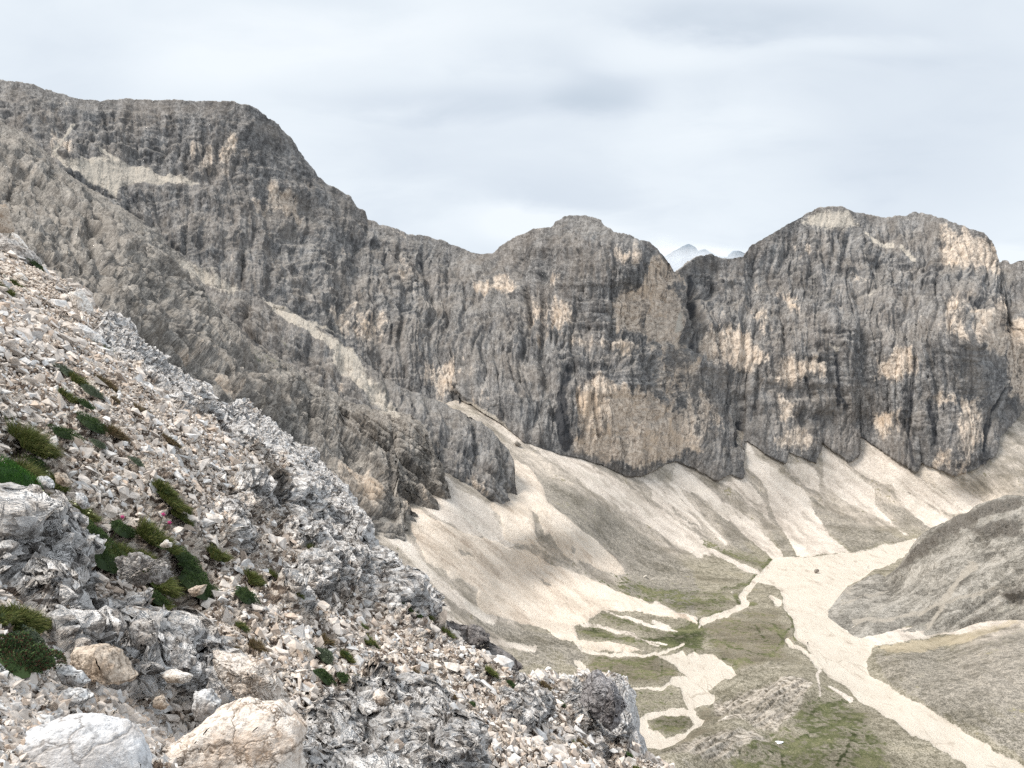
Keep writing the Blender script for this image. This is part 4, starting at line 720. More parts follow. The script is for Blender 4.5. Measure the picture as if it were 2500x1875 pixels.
C, rad, Rs, Ds = C[ok], rad[ok], Rs[ok], Ds[ok]; n_s = len(C)
def frames(n, normal, tilt):
    nn = normal + rng.normal(size=(n, 3)) * tilt; nn /= np.linalg.norm(nn, axis=1, keepdims=True)
    t = rng.normal(size=(n, 3)); t -= (t * nn).sum(1, keepdims=True) * nn; t /= np.linalg.norm(t, axis=1, keepdims=True)
    return np.stack([t, np.cross(nn, t), nn], 1)
# larger broken blocks lying among the chips
nb2 = 2600; qx = rng.uniform(-100, 1600, nb2); qy = crf(qx) + rng.uniform(5, 900, nb2); qx, qy = qx[qy < 1940], qy[qy < 1940]
jq = np.clip(np.searchsorted(xs, qx), 1, len(xs) - 1); vq = np.maximum(1930, crf(xs[jq]) + 60); iq = np.clip(((qy - vq) / (crf(xs[jq]) - vq) * 659).astype(int), 0, 658)
Cq = gF[iq, jq]; rq = np.minimum(Cq[:, 1] / F * (9 + 5 * np.minimum(rng.pareto(2.2, len(Cq)), 3)), .28); kq = rng.random(len(Cq)) < np.clip(.45 + 1.5 * gnoise(Cq / 1.6, 440), 0, 1)
C = np.concatenate([C, Cq[kq]]); rad = np.concatenate([rad, rq[kq]]); Rs = np.concatenate([Rs, fR.at(qx[kq], qy[kq])]); n_s = len(C)
ax = frames(n_s, np.array([nrmF]) * np.ones((n_s, 1)), .42)
tint = rng.random((n_s, 1)); br = rng.uniform(.72, 1.04, (n_s, 1))
col = np.where(tint < .62, [[.92, .83, .75]], np.where(tint < .90, [[.92, .90, .88]], [[.78, .64, .53]]))
col = np.where((Rs[:, None] > .5) & (tint < .8), [[.74, .73, .72]], col) * br
C2 = C + nrmF * (rad * .28)[:, None]
v, f, c = stones(C2, rad, ax, np.concatenate([col, np.ones((n_s, 1))], 1))
def stone_mat(name, use_attr=True, c1=(.5, .45, .4), c2=(.8, .74, .68), stain=(.45, .33, .22), sc=1., vein=.6, dsp=0.0, amt=.6):
    n = N(name); p = n.pos() if use_attr else n.objc()
    a = n.noise(p, 14 * sc, 8, .68); b = n.noise(p, 3.2 * sc, 5, .6); fine = n.noise(p, 60 * sc, 5, .75)
    if use_attr:
        base = n.mix(n.step(a, .32, .62), n.mix(.45, n.attr('col').outputs['Color'], (.2, .17, .15)), n.attr('col').outputs['Color'])
    else:
        base = n.ramp(n.M('ADD', n.M('MULTIPLY', a, .7), n.M('MULTIPLY', fine, .3)), (.41, tuple(x * .8 for x in c1)), (.48, tuple((x + y) / 2 for x, y in zip(c1, c2))), (.56, c2))
        cr = n.vor(n.vadd(p, n.vscale(n.noise(p, 3 * sc, 4, col=True), .35)), 2.1 * sc, 'DISTANCE_TO_EDGE')
        base = n.mix(n.M('MULTIPLY', n.step(n.noise(p, 1.1 * sc, 6, .65), .50, .60), .65), base, n.mix(.5, base, stain))
        base = n.mix(n.M('MULTIPLY', n.step(cr, .035, 0), vein), base, tuple(x * .35 for x in stain))
    base = n.mix(n.M('MULTIPLY', n.step(b, .5, .68), amt), base, stain)
    n.color(base)
    if dsp: n.disp(n.M('ADD', n.noise(n.map(p, (1, 1, 1.6)), 4.5 * sc, 9, .64), n.M('MULTIPLY', n.step(n.vor(n.vadd(p, n.vscale(n.noise(p, 3 * sc, 4, col=True), .35)), 2.1 * sc, 'DISTANCE_TO_EDGE'), 0, .08), .12)), dsp, .55, 'BOTH')
    else: n.bump(n.M('ADD', a, n.M('MULTIPLY', fine, .3)), .02, .8)
    return n.m
obj('rubble', np_mesh('rubble', v, f, {'col': c}, smooth=False, tri=True), stone_mat('loose_stone', amt=.22), kind='stuff')
print('fg stones', n_s, round(time.time() - T0, 1))
# ================================================================ boulders and outcrops, one object each
def ico(sub):
    bm = bmesh.new(); bmesh.ops.create_icosphere(bm, subdivisions=sub, radius=1)
    V_ = np.array([v.co[:] for v in bm.verts]); F_ = np.array([[v.index for v in f.verts] for f in bm.faces], np.int32); bm.free(); return V_, F_
ICO = {k: ico(k) for k in (3, 4, 5, 6)}
M_PALE = stone_mat('pale_limestone', False, (.55, .50, .45), (.93, .89, .84), (.55, .43, .32), 2.0, .8, .045)
M_PINK = stone_mat('cream_limestone', False, (.55, .47, .40), (.92, .84, .76), (.52, .39, .29), 2.2, .9, .05)
M_BLUE = stone_mat('blue_grey_limestone', False, (.36, .355, .355), (.84, .83, .82), (.42, .37, .33), 2.2, .8, .04)
M_WARM = stone_mat('brown_stained_limestone', False, (.34, .27, .21), (.70, .60, .50), (.30, .21, .14), 2.2, .6, .035, .55)
M_DARK = stone_mat('fractured_bedrock', False, (.10, .09, .088), (.36, .33, .315), (.07, .055, .05), .55, .9, .30, .4)
M_LAM = stone_mat('laminated_bedrock', False, (.26, .235, .22), (.70, .66, .62), (.20, .16, .13), 1.6, .6, .07, .5)
M_FAR = stone_mat('weathered_block', False, (.16, .14, .12), (.32, .29, .25), (.15, .12, .1), .3, .4, .2, .4)
M_FARP = stone_mat('pale_block', False, (.5, .46, .4), (.75, .7, .62), (.4, .35, .3), .3, .2, .1, .2)
LAND = []
def outline_rock(name, k, st, mat, label, cat, short=None, deep=.8, sub=5, cuts=26, ter=False, push=0., block=.62, seed=None, group=None, lam=0, hollow=None, flat=.66):
    r_ = np.random.default_rng(seed if seed is not None else len(LAND) * 7 + 3)
    Pn = Z(k, st); c = (Pn.max(0) + Pn.min(0)) / 2; hgt = np.ptp(Pn[:, 1]) / 2; wid = np.ptp(Pn[:, 0]) / 2
    g = (on_ter if ter else on_fg)(c[0], c[1] + hgt * .72)
    D = g[1] + push
    # outline about its centre, metres
    th = np.linspace(-math.pi, math.pi, 361); R0 = np.zeros(361)
    q = Pn - c
    for i_ in range(len(q)):
        a, b = q[i_], q[(i_ + 1) % len(q)]; e = b - a
        for j_, t in enumerate(th):
            d = np.array([math.cos(t), math.sin(t)]); den = d[0] * e[1] - d[1] * e[0]
            if abs(den) < 1e-9: continue
            s1 = (a[0] * e[1] - a[1] * e[0]) / den; s2 = (a[0] * d[1] - a[1] * d[0]) / den
            if s1 > 0 and -1e-6 <= s2 <= 1 + 1e-6: R0[j_] = max(R0[j_], s1)
    V_, F_ = ICO[sub]; V_ = V_.copy()
    # facets
    for _ in range(cuts):
        nn = r_.normal(size=3); nn[2] = -abs(nn[2]) * 1.2 if _ % 2 else nn[2]; nn /= np.linalg.norm(nn); dd = r_.uniform(flat - .14, flat + .12)
        s = V_ @ nn; m = s > dd; V_[m] -= np.outer(s[m] - dd, nn) * .93
    x, y, zc = V_.T; rho = np.hypot(x, y); ang = np.arctan2(y, x)
    rr = np.interp(ang, th, R0)
    g2 = np.clip(rho, 0, 1) ** block; dz = np.sign(zc) * np.abs(zc) ** .8
    size = math.sqrt(wid * hgt) * D / F
    dep = deep * size
    px_ = np.cos(ang) * rr * g2 * 1.03; py_ = np.sin(ang) * rr * g2 * 1.03
    loc = np.stack([px_ * D / F, dz * dep, -py_ * D / F], -1)
    if hollow is not None:
        hc = (Z(k, hollow[0])[0] - c) * D / F; hr = hollow[1] * ZT[k][2] * D / F
        dd = np.hypot(loc[:, 0] - hc[0], loc[:, 2] + hc[1]); loc[:, 1] += np.where(loc[:, 1] < 0, dep * 1.1 * np.exp(-(dd / hr) ** 2), 0)
    lp = loc / size
    nv = loc / np.maximum(np.linalg.norm(loc, axis=1, keepdims=True), 1e-6)
    hh = .11 * fbm(lp + seed_off(len(LAND)), 1.3, 3, .5, 600) + (.13 * (fbm(lp + 3, .55, 3, .55, 610, True) - .4)) * (.4 + .8 * np.clip(gnoise((lp * 1.3).astype(f32), 77) + .5, 0, 1))
    if lam: hh = hh + lam * (saw((lp @ strat + .25 * gnoise((lp * 2).astype(f32), 9)) * 5.5) - .5) + lam * .6 * (saw((lp @ strat) * 13 + gnoise((lp * 3).astype(f32), 19)) - .5)
    loc = loc + nv * hh[:, None] * size * .55
    # rock follows the hillside: its body leans back uphill behind the seen face
    cen = pt(c[0], c[1], D + dep * .35)
    me = np_mesh(name, loc, F_, None, smooth=True, tri=True)
    try: me.set_sharp_from_angle(angle=math.radians(32))
    except Exception: pass
    o = obj(name, me, mat, label=label, category=cat); o.location = cen
    if group: o['group'] = group
    o['kind'] = 'thing'
    LAND.append((c[0], c[1], short, max(wid, hgt)))
    return o
def seed_off(i): return np.array([i * 3.7, i * 1.9, i * 5.3])
B = outline_rock
B('boulder', 'I', '690,960 740,900 835,870 870,930 900,1000 960,1080 1010,1170 1000,1240 930,1225 860,1190 800,1110 730,1060', M_PALE, 'upright white boulder with a brown split face, standing on the skyline of the slope', 'boulder', 'upright split boulder', seed=5, cuts=14, push=-.4, block=.8)
B('slab', 'I', '770,1370 830,1270 900,1300 1010,1370 1120,1450 1205,1545 1100,1560 990,1540 900,1470 840,1420', M_BLUE, 'tilted grey slab with a white upper edge, below the upright split boulder', 'rock slab', 'tilted grey slab', seed=8, cuts=10, deep=.6, push=-.4, block=.75)
B('boulder', 'I', '165,1200 260,1180 400,1260 480,1310 600,1400 700,1530 690,1600 600,1590 470,1530 340,1480 320,1400 230,1320', M_PINK, 'long white block with a tan underside beside two dark grass tufts', 'boulder', 'long white block', seed=11, cuts=12, deep=.7, push=-.3, block=.75)
B('rock', 'J', '590,260 670,270 740,370 700,390 620,350', M_PALE, 'small white rock resting directly above the grey-green cushion plant', 'rock', 'small white rock', sub=4)
B('rock_outcrop', 'I', '-160,30 30,-40 75,10 70,120 110,230 130,290 90,330 -160,340', M_WARM, 'tan and grey rock tower cut by the picture edge, topmost rock of the near slope', 'rock outcrop', 'rock tower', seed=21, push=.5, lam=.05)
B('slab', 'I', '100,270 150,300 250,410 310,490 270,480 170,390 110,320', M_PALE, 'thin white slanting slab leaning against the rock tower', 'rock slab', 'thin slanting slab', sub=4, push=-.2)
B('rock_outcrop', 'I', '-160,340 100,330 220,420 350,470 410,560 420,680 330,690 200,600 60,550 -160,520', M_LAM, 'dark crumbling outcrop under the rock tower, above the cream rubble', 'rock outcrop', 'dark crumbling outcrop', seed=31, lam=.08, push=.3)
B('rock', 'I', '120,740 200,715 300,790 330,840 290,850 200,800', M_PALE, 'flat white rock between two grass tufts near the top of the rubble', 'rock', 'flat white rock', sub=4)
B('rock', 'J', '160,530 340,560 430,640 470,740 380,720 250,660 150,600', M_PALE, 'smooth pale rock half buried in fine tan grit above the long-bladed grass', 'rock', 'half buried pale rock', sub=4, deep=.5)
B('rock', 'J', '20,640 80,640 120,690 70,715', M_PINK, 'fist-sized cream stone left of the half buried pale rock', 'rock', 'fist-sized cream stone', sub=4)
B('rock', 'J', '130,1540 200,1490 290,1530 275,1585 180,1590', M_PINK, 'rounded cream stone sitting on the grey ledge under the bright moss', 'rock', 'rounded cream stone', sub=4)
B('slab', 'J', '370,1390 480,1380 600,1480 610,1540 480,1520', M_BLUE, 'pale grey slab jutting out between grasses beside the rounded cream stone', 'rock slab', 'jutting grey slab', sub=4)
B('rock', 'J', '570,1330 660,1320 790,1470 700,1510 620,1450', M_WARM, 'wedge of white rock with a brown side above the large green patch', 'rock', 'white wedge rock', sub=4)
B('rock', 'J', '815,1570 880,1560 925,1640 905,1700 840,1670', M_BLUE, 'upright light grey stone at the upper end of the large green patch', 'rock', 'upright grey stone', sub=4)
B('rock', 'J', '1840,310 1970,370 1985,470 1900,440 1840,370', M_BLUE, 'square grey block on the skyline of the slope beside a round green cushion', 'rock', 'square skyline block', sub=4)
B('rock_outcrop', 'J', '1780,560 1880,590 1960,700 1990,790 1880,810 1790,700', M_BLUE, 'pale grey smooth-faced outcrop in the middle of the crumbling grey band', 'rock outcrop', 'smooth-faced outcrop', sub=5, deep=.5)
B('boulder', 'E', '395,1030 430,950 500,940 570,930 640,935 700,970 740,1020 780,1090 830,1150 760,1185 700,1135 640,1115 580,1140 520,1115 440,1060', M_WARM, 'broken boulder with a brown shaded front and pointed white top, resting on smaller stones', 'boulder', 'broken brown-fronted boulder', sub=6, seed=41, cuts=16)
B('boulder', 'E', '310,1030 370,1030 440,1080 500,1080 540,1160 480,1185 390,1155 330,1090', M_BLUE, 'grey-white boulder leaning against the left side of the broken brown-fronted boulder', 'boulder', 'leaning grey-white boulder', sub=5, seed=44)
B('boulder', 'E', '1260,970 1330,980 1450,1030 1560,1040 1640,1130 1720,1280 1740,1310 1640,1265 1560,1255 1450,1245 1390,1205 1320,1115 1280,1040', M_PINK, 'jagged pinkish white boulder with a rough layered surface, directly above the biggest cream boulder', 'boulder', 'jagged layered boulder', sub=6, seed=47, lam=.10, cuts=10)
B('boulder', 'E', '880,1659 960,1540 1120,1440 1260,1350 1380,1290 1450,1280 1560,1300 1680,1290 1790,1400 1810,1470 1790,1560 1800,1700 1700,1800 900,1800', M_PINK, 'biggest cream boulder with veined creased surface, cut by the bottom edge of the picture', 'boulder', 'biggest cream boulder', sub=6, seed=52, cuts=12, deep=.8, flat=.84)
B('boulder', 'E', '-420,1640 -100,1560 80,1495 200,1440 400,1390 560,1380 740,1440 820,1520 870,1640 860,1800 -80,1800', stone_mat('blue_white_limestone', False, (.50, .50, .51), (.80, .80, .81), (.5, .46, .43), 1.8, .8, .05), 'huge smooth bluish white boulder in the bottom corner of the slope', 'boulder', 'huge bluish white boulder', sub=6, seed=55, cuts=8, deep=.8, flat=.86)
B('slab', 'E', '285,1210 400,1180 520,1190 545,1240 470,1310 400,1325 320,1260', M_BLUE, 'bluish grey slab with dark shaded lower edge under the leaning grey-white boulder', 'rock slab', 'bluish slab', sub=5, seed=58)
B('slab', 'E', '930,1090 1050,1065 1160,1110 1130,1155 1000,1135', M_PALE, 'flat pale slab between the broken brown-fronted boulder and the jagged layered boulder', 'rock slab', 'flat pale slab', sub=4)
B('rock', 'E', '1150,1190 1260,1185 1340,1270 1310,1345 1200,1375 1140,1310', M_BLUE, 'grey rock with a pinkish base just above the biggest cream boulder', 'rock', 'grey pink-based rock', sub=5, seed=63)
B('rock', 'E', '955,320 1000,285 1042,310 1030,337 970,337', M_PALE, 'small white rock lying on the large green patch', 'rock', 'white rock on the green patch', sub=4)
B('rock', 'E', '1120,590 1170,558 1245,558 1210,622 1150,632', M_WARM, 'flat tan-faced stone perched below the large green patch', 'rock', 'tan-faced stone', sub=4)
B('rock', 'E', '362,650 390,632 442,670 420,702 370,697', M_PINK, 'cream kite-shaped stone alone on the smooth grey ledge', 'rock', 'kite-shaped stone', sub=4)
B('rock', 'E', '1800,900 1830,868 1895,990 1870,1028 1820,960', M_PALE, 'narrow white rock beside the dark grass clump with pale cushion', 'rock', 'narrow white rock', sub=4)
B('rock', 'E', '908,1240 960,1222 1025,1290 980,1318 920,1285', M_WARM, 'brownish cream stone in front of the flat pale slab', 'rock', 'brownish cream stone', sub=4)
B('rock', 'E', '-90,1190 60,1160 135,1250 60,1275 -90,1270', M_PINK, 'cream stone at the picture edge under the dark leafy shrub', 'rock', 'edge cream stone', sub=5)
B('slab', 'E', '450,5 500,15 532,90 500,112 470,60', M_BLUE, 'steep light grey slab at the top left end of the large green patch', 'rock slab', 'steep grey slab', sub=4)
B('rock', 'E', '188,1060 270,1045 305,1090 230,1132 190,1120', M_PALE, 'white stone beside the dark leafy shrub', 'rock', 'white stone by the shrub', sub=4)
B('rock', 'L', '400,1010 440,970 490,928 560,940 605,1000 605,1060 560,1098 490,1082 430,1045', M_PINK, 'rounded white rock with a brown underside on grey bedrock, above the compact dark green cushion', 'rock', 'rounded white rock', sub=5, seed=71, cuts=6)
B('rock', 'L', '888,925 930,925 965,980 940,1003 905,960', M_PALE, 'small long white stone above a dark green cushion on the lower slope', 'rock', 'small long stone', sub=3)
B('boulder', 'M', '490,1320 560,1308 720,1360 830,1470 890,1560 905,1650 830,1625 760,1500 640,1460 590,1490 540,1440', M_WARM, 'arched boulder over a black hollow, left of a dark green shrub', 'boulder', 'arched boulder', sub=6, seed=74, hollow=('640,1480', 60))
B('rock', 'M', '720,680 780,638 840,680 920,740 900,772 800,732', M_PALE, 'bright white block on the crest of the lower slope', 'rock', 'bright white crest block', sub=4, cuts=12)
B('rock_outcrop', 'L', '935,180 980,168 1010,240 1100,220 1180,300 1270,310 1400,320 1480,350 1550,400 1560,500 1650,570 1780,660 1880,720 1820,775 1700,800 1560,740 1450,680 1330,660 1230,610 1150,550 1050,480 960,390 940,300', M_DARK, 'dark brown fractured rock outcrop on the crest, against the pale scree of the valley', 'rock outcrop', 'dark brown outcrop', sub=6, seed=81, cuts=16, deep=.9, block=.8, lam=.07)
B('rock_outcrop', 'M', '1080,650 1180,655 1290,730 1340,790 1370,830 1420,930 1460,1000 1400,1130 1420,1200 1300,1280 1200,1180 1120,1100 1060,1080 960,1000 960,850 1000,720', stone_mat('mottled_bedrock', False, (.13, .12, .125), (.46, .44, .44), (.12, .10, .095), .9, .8, .2, .4), 'grey-brown mottled outcrop jutting from the lower slope towards the white stream bed', 'rock outcrop', 'mottled outcrop', sub=6, seed=84, cuts=12, deep=.9, lam=.06)
B('rock_outcrop', 'K', '300,440 450,415 700,470 745,590 690,720 620,800 380,650 290,560', M_LAM, 'brown laminated outcrop of thin stacked flakes beneath the slope skyline', 'rock outcrop', 'brown laminated outcrop', sub=6, seed=87, lam=.24, deep=.5, cuts=20, block=.8)
B('rock_outcrop', 'K', '880,540 960,480 1080,480 1090,560 1000,600 920,610', M_LAM, 'small brown ledge sticking out near the slope skyline', 'rock outcrop', 'small brown ledge', sub=5, seed=88, lam=.12)
B('rock_outcrop', 'E', '690,400 850,370 1050,420 1068,520 960,570 800,555 720,480', M_LAM, 'grey layered ledge below the large green patch', 'rock outcrop', 'grey layered ledge', sub=6, seed=91, lam=.24, deep=.35, cuts=20, block=.8)
B('rock_outcrop', 'E', '780,790 930,750 965,850 910,990 845,1015 795,900', M_LAM, 'brown knob of flaking bedrock above the boulders', 'rock outcrop', 'brown flaking knob', sub=5, seed=93, lam=.10)
B('rock_outcrop', 'K', '1000,180 1130,120 1270,240 1290,300 1150,330 1040,280', M_LAM, 'grey crumbling knob forming the slope skyline', 'rock outcrop', 'crumbling skyline knob', sub=5, seed=97, lam=.12)
B('rock_outcrop', 'K', '1390,1420 1500,1400 1590,1500 1570,1600 1480,1560 1400,1500', M_LAM, 'small brown ribbed ledge in the grey rubble of the mid slope', 'rock outcrop', 'brown ribbed ledge', sub=5, seed=98, lam=.12)
# far blocks down in the valley
B('boulder', 'G', '953,1090 962,1078 975,1077 985,1088 982,1100 965,1103 955,1100', M_FAR, 'lone dark boulder sitting on the white stream bed', 'boulder', None, sub=4, ter=True, cuts=10)
B('boulder', 'S', '1890,1008 1898,996 1915,990 1922,998 1908,1012', M_FARP, 'pale boulder on the green foot of the scree below the tan tongue', 'boulder', None, sub=3, ter=True)
B('boulder', 'S', '1112,200 1135,188 1162,210 1150,222 1125,218', M_FAR, 'dark block high on the pale scree at the foot of the cliff', 'boulder', None, sub=4, ter=True)
B('boulder', 'H', '1338,478 1344,466 1356,468 1360,480 1350,486', M_FARP, 'small pale boulder beside the thin white stream', 'boulder', None, sub=3, ter=True)
B('boulder', 'H', '798,388 806,380 822,383 824,391', M_FARP, 'little white stone lower right of the pale boulder on the green scree foot', 'boulder', None, sub=3, ter=True)

# ================================================================ snow patch, walkers
cs_ = Z('H', '1665,1502')[0]; g = on_ter(cs_[0], cs_[1])
V_, F_ = ICO[4]; V_ = V_.copy(); V_[:, 2] = np.maximum(V_[:, 2], -.3)
ns_ = N('old_snow'); ns_.color((.88, .9, .92)); ns_.b.inputs['Roughness'].default_value = .6
a_ = np.arctan2(V_[:, 1], V_[:, 0]); V_[:, :2] *= (1 + .22 * np.sin(3 * a_ + 1) + .12 * np.sin(5 * a_))[:, None]
so = obj('snow_patch', np_mesh('snow_patch', V_ * [1.7, 1.25, .3], F_, None, True, True), ns_.m, label='small white patch of old snow on the green flat below the moraine', category='snow patch'); so.location = g + np.array([0, 0, .1])

def walker(px, py, cloth, trou, yaw, label, sgn):
    """a walker 1.75 m tall grown as one skinned body, mid-stride"""
    g = on_ter(px, py)
    J = [(0, 0, .95), (0, 0, 1.15), (0, .02, 1.40), (0, .03, 1.52), (0, .05, 1.66), (0, .05, 1.74),
         (.10, 0, .90), (.11, .16, .50), (.11, .08 + .16, .07), (.11, .36, .03), (-.10, 0, .90), (-.11, -.04, .50), (-.11, -.26, .09), (-.11, -.16, .03),
         (.19, .02, 1.40), (.24, -.10, 1.13), (.22, .02, .90), (.22, .06, .82), (-.19, .02, 1.40), (-.24, .08, 1.14), (-.20, .26, .98), (-.20, .32, .93)]
    E_ = [(0, 1), (1, 2), (2, 3), (3, 4), (4, 5), (0, 6), (6, 7), (7, 8), (8, 9), (0, 10), (10, 11), (11, 12), (12, 13), (2, 14), (14, 15), (15, 16), (16, 17), (2, 18), (18, 19), (19, 20), (20, 21)]
    Rr = [.15, .15, .16, .06, .10, .07, .10, .07, .05, .045, .10, .07, .05, .045, .07, .05, .04, .035, .07, .05, .04, .035]
    me = bpy.data.meshes.new('person'); me.from_pydata(J, E_, []); o = bpy.data.objects.new('person', me); COL.objects.link(o)
    sm = o.modifiers.new('skin', 'SKIN'); 
    for i_, r in enumerate(Rr): me.skin_vertices[0].data[i_].radius = (r, r * .85)
    me.skin_vertices[0].data[0].use_root = True
    o.modifiers.new('sub', 'SUBSURF').levels = 2; o.modifiers['sub'].render_levels = 2
    dg = bpy.context.evaluated_depsgraph_get(); ev = bpy.data.meshes.new_from_object(o.evaluated_get(dg)); bpy.data.objects.remove(o)
    for p_ in ev.polygons: p_.use_smooth = True
    n = N('walker_clothes'); z = n.sep(n.objc())[2]
    c = n.mix(n.step(z, .93, .95), trou, cloth); c = n.mix(n.step(z, 1.50, 1.53), c, (.5, .33, .25)); c = n.mix(n.step(z, 1.68, 1.70), c, (.04, .03, .025)); c = n.mix(n.step(z, .12, .1), c, (.03, .03, .03)); n.color(c)
    o = obj('person', ev, n.m, label=label, category='person'); o.location = g + np.array([0, 0, -.03]); o.rotation_euler = (0, 0, yaw); o.scale = (1.5, 1.5, 1.12)
    n2 = N('rucksack_cloth'); n2.color(tuple(x * .6 for x in cloth))
    bm = bmesh.new(); bmesh.ops.create_cube(bm, size=1); bmesh.ops.bevel(bm, geom=bm.edges[:], offset=.2, segments=3, affect='EDGES')
    m2 = bpy.data.meshes.new('rucksack'); bm.to_mesh(m2); bm.free()
    k = obj('rucksack', m2, n2.m, label=label.replace('walker', 'rucksack worn by the walker').split(' in ')[0] + (' on the wide stream bed' if sgn else ' beside the narrow edge of the stream bed'), category='rucksack')
    k.scale = (.42, .28, .54); k.rotation_euler = (0, 0, yaw); k.location = Vector(o.location) + Vector((math.sin(yaw) * .27, -math.cos(yaw) * .27, 1.36))
from mathutils import Vector
walker(2119, 1384, (.05, .06, .10), (.03, .03, .035), .4, 'dark walker in blue jacket crossing the wide upper stream bed', 1)
walker(1972, 1570, (.03, .03, .035), (.04, .04, .05), 2.6, 'dark walker in black jacket on the near edge of the stream bed', 0)

# ================================================================ plants
dip = np.array([1., 0, 0]) - nrmF * nrmF[0]; dip /= np.linalg.norm(dip)
strike = np.cross(nrmF, dip)
PAL = {'g': [(.09, .12, .03), (.14, .16, .045), (.05, .07, .02), (.20, .19, .07)], 'c': [(.045, .08, .025), (.07, .12, .04), (.03, .05, .018), (.10, .14, .05)],
       's': [(.13, .16, .11), (.19, .22, .16), (.08, .10, .06), (.10, .13, .08)], 'b': [(.16, .11, .06), (.22, .16, .09), (.10, .07, .04), (.13, .12, .05)],
       'l': [(.03, .10, .015), (.05, .15, .02), (.025, .07, .012), (.08, .18, .03)], 'd': [(.03, .05, .025), (.06, .10, .04), (.09, .14, .05), (.11, .05, .035)]}
def leaf_mat():
    n = N('leaves'); c = n.attr('col').outputs['Color']; n.color(c); n.b.inputs['Roughness'].default_value = .7
    n.b.inputs['Subsurface Weight'].default_value = 0.
    return n.m
ML = leaf_mat(); nfl = N('pink_petals'); nfl.color((.50, .07, .20)); nfw = N('pale_petals'); nfw.color((.75, .76, .45))
def plant(k, x, y, rx, ry, kind, flowers=(), white=0, tall=0):
    r_ = np.random.default_rng(int(x * 13 + y * 7) % 99991)
    c = Z(k, '%f,%f' % (x, y))[0]; sc = ZT[k][2]; rx *= sc * 1.42; ry *= sc * 1.42
    g = on_fg(c[0], c[1] + ry * .25) + nrmF * .035; D = g[1]; a = rx * D / F; b = ry * D / F
    px1 = 1.0 * D / F
    grass = kind in 'gb'
    n = int(np.clip(rx * ry * (1.5 if grass else 2.3), 260, 7000))
    # spread over a patch lying on the slope
    th = r_.uniform(0, 2 * math.pi, n); rad_ = np.sqrt(r_.random(n)); lob = 1 + .25 * np.sin(3 * th + r_.uniform(0, 6)) + .15 * np.sin(5 * th + r_.uniform(0, 6))
    R_ = np.array([1., 0, 0]); U_ = np.array([0, -.55, .83])    # patch plane: across and up as seen, lying on the hillside
    up_in = nrmF - R_ * (nrmF @ R_)
    tv = np.cross(nrmF, [1, 0, 0]); tv /= np.linalg.norm(tv); tv = -tv if tv[2] < 0 else tv
    tu = np.cross(tv, nrmF)
    # foreshortening: lay out across (tu) and uphill-away (tv)
    cam_d = g - np.array([0, 0, CAMZ]); cam_d /= np.linalg.norm(cam_d)
    fs = max(.35, np.linalg.norm(tv - cam_d * (tv @ cam_d)))
    A = a / max(.5, np.linalg.norm(tu - cam_d * (tu @ cam_d)))
    Bv = min(b / fs, b * 1.6)
    u = np.cos(th) * rad_ * lob; v = np.sin(th) * rad_ * lob
    dome = np.sqrt(np.clip(1 - rad_ ** 2, 0, 1))
    hgt = min(a, b) * (.68 if grass else .62)
    base = g + tu * (u * A * .85)[:, None] + tv * (v * Bv * .8)[:, None]
    clump = gnoise(np.stack([u * 2.2, v * 2.2, 0 * u + x], -1), 5)
    nrm = nrmF * .5 + np.array([0, 0, .5]); nrm /= np.linalg.norm(nrm)
    out_ = tu * u[:, None] + tv * v[:, None]
    if grass:
        L_ = (hgt * r_.uniform(.5, 1.1, n) * (1 + tall) + .01) * (.8 + .6 * clump)
        wdt = np.maximum(px1 * .55, .0016) * r_.uniform(.7, 1.4, n)
        d0 = nrm + out_ * .35 + r_.normal(size=(n, 3)) * .25; d0 /= np.linalg.norm(d0, axis=1, keepdims=True)
        d1 = d0 + out_ * .6 + dip * .35 + r_.normal(size=(n, 3)) * .2 - np.array([0, 0, .45]); d1 /= np.linalg.norm(d1, axis=1, keepdims=True)
        p0 = base - nrm * .01; p1 = p0 + d0 * L_[:, None] * .6; p2 = p1 + d1 * L_[:, None] * .55
        side = np.cross(d0, r_.normal(size=(n, 3))); side /= np.linalg.norm(side, axis=1, keepdims=True); side *= wdt[:, None]
        Vv = np.stack([p0 - side, p0 + side, p1 + side * .8, p1 - side * .8, p2, p2 + side * .15], 1).reshape(-1, 3)
        o_ = (np.arange(n) * 6)[:, None]; Fv = np.concatenate([o_ + [0, 1, 2, 3], o_ + [3, 2, 5, 4]])
        per = 6
    else:
        ls = np.maximum(px1 * (1.5 if kind != 'd' else 3.4), .004) * r_.uniform(.7, 1.5, n)
        pc = base + nrm * (dome * hgt * (.85 + .5 * clump) * np.sqrt(r_.uniform(.35, 1, n)))[:, None]
        d0 = nrm + out_ * .9 + r_.normal(size=(n, 3)) * .55; d0 /= np.linalg.norm(d0, axis=1, keepdims=True)
        side = np.cross(d0, r_.normal(size=(n, 3))); side /= np.linalg.norm(side, axis=1, keepdims=True)
        w_ = ls * .42
        Vv = np.stack([pc, pc + d0 * (ls * .6)[:, None] + side * w_[:, None], pc + d0 * (ls * 1.5)[:, None], pc + d0 * (ls * .6)[:, None] - side * w_[:, None]], 1).reshape(-1, 3)
        Fv = (np.arange(n) * 4)[:, None] + [0, 1, 2, 3]; per = 4
    pal = np.array(PAL[kind]); cl = pal[r_.integers(0, 4, n)] * r_.uniform(.7, 1.35, (n, 1))
    cl = np.concatenate([cl, np.ones((n, 1))], 1)
    # a mossy mat under the leaves
    m = 20; tt = np.linspace(0, 2 * math.pi, m, endpoint=False); ring = []
    lb = 1 + .2 * np.sin(3 * tt + 1)
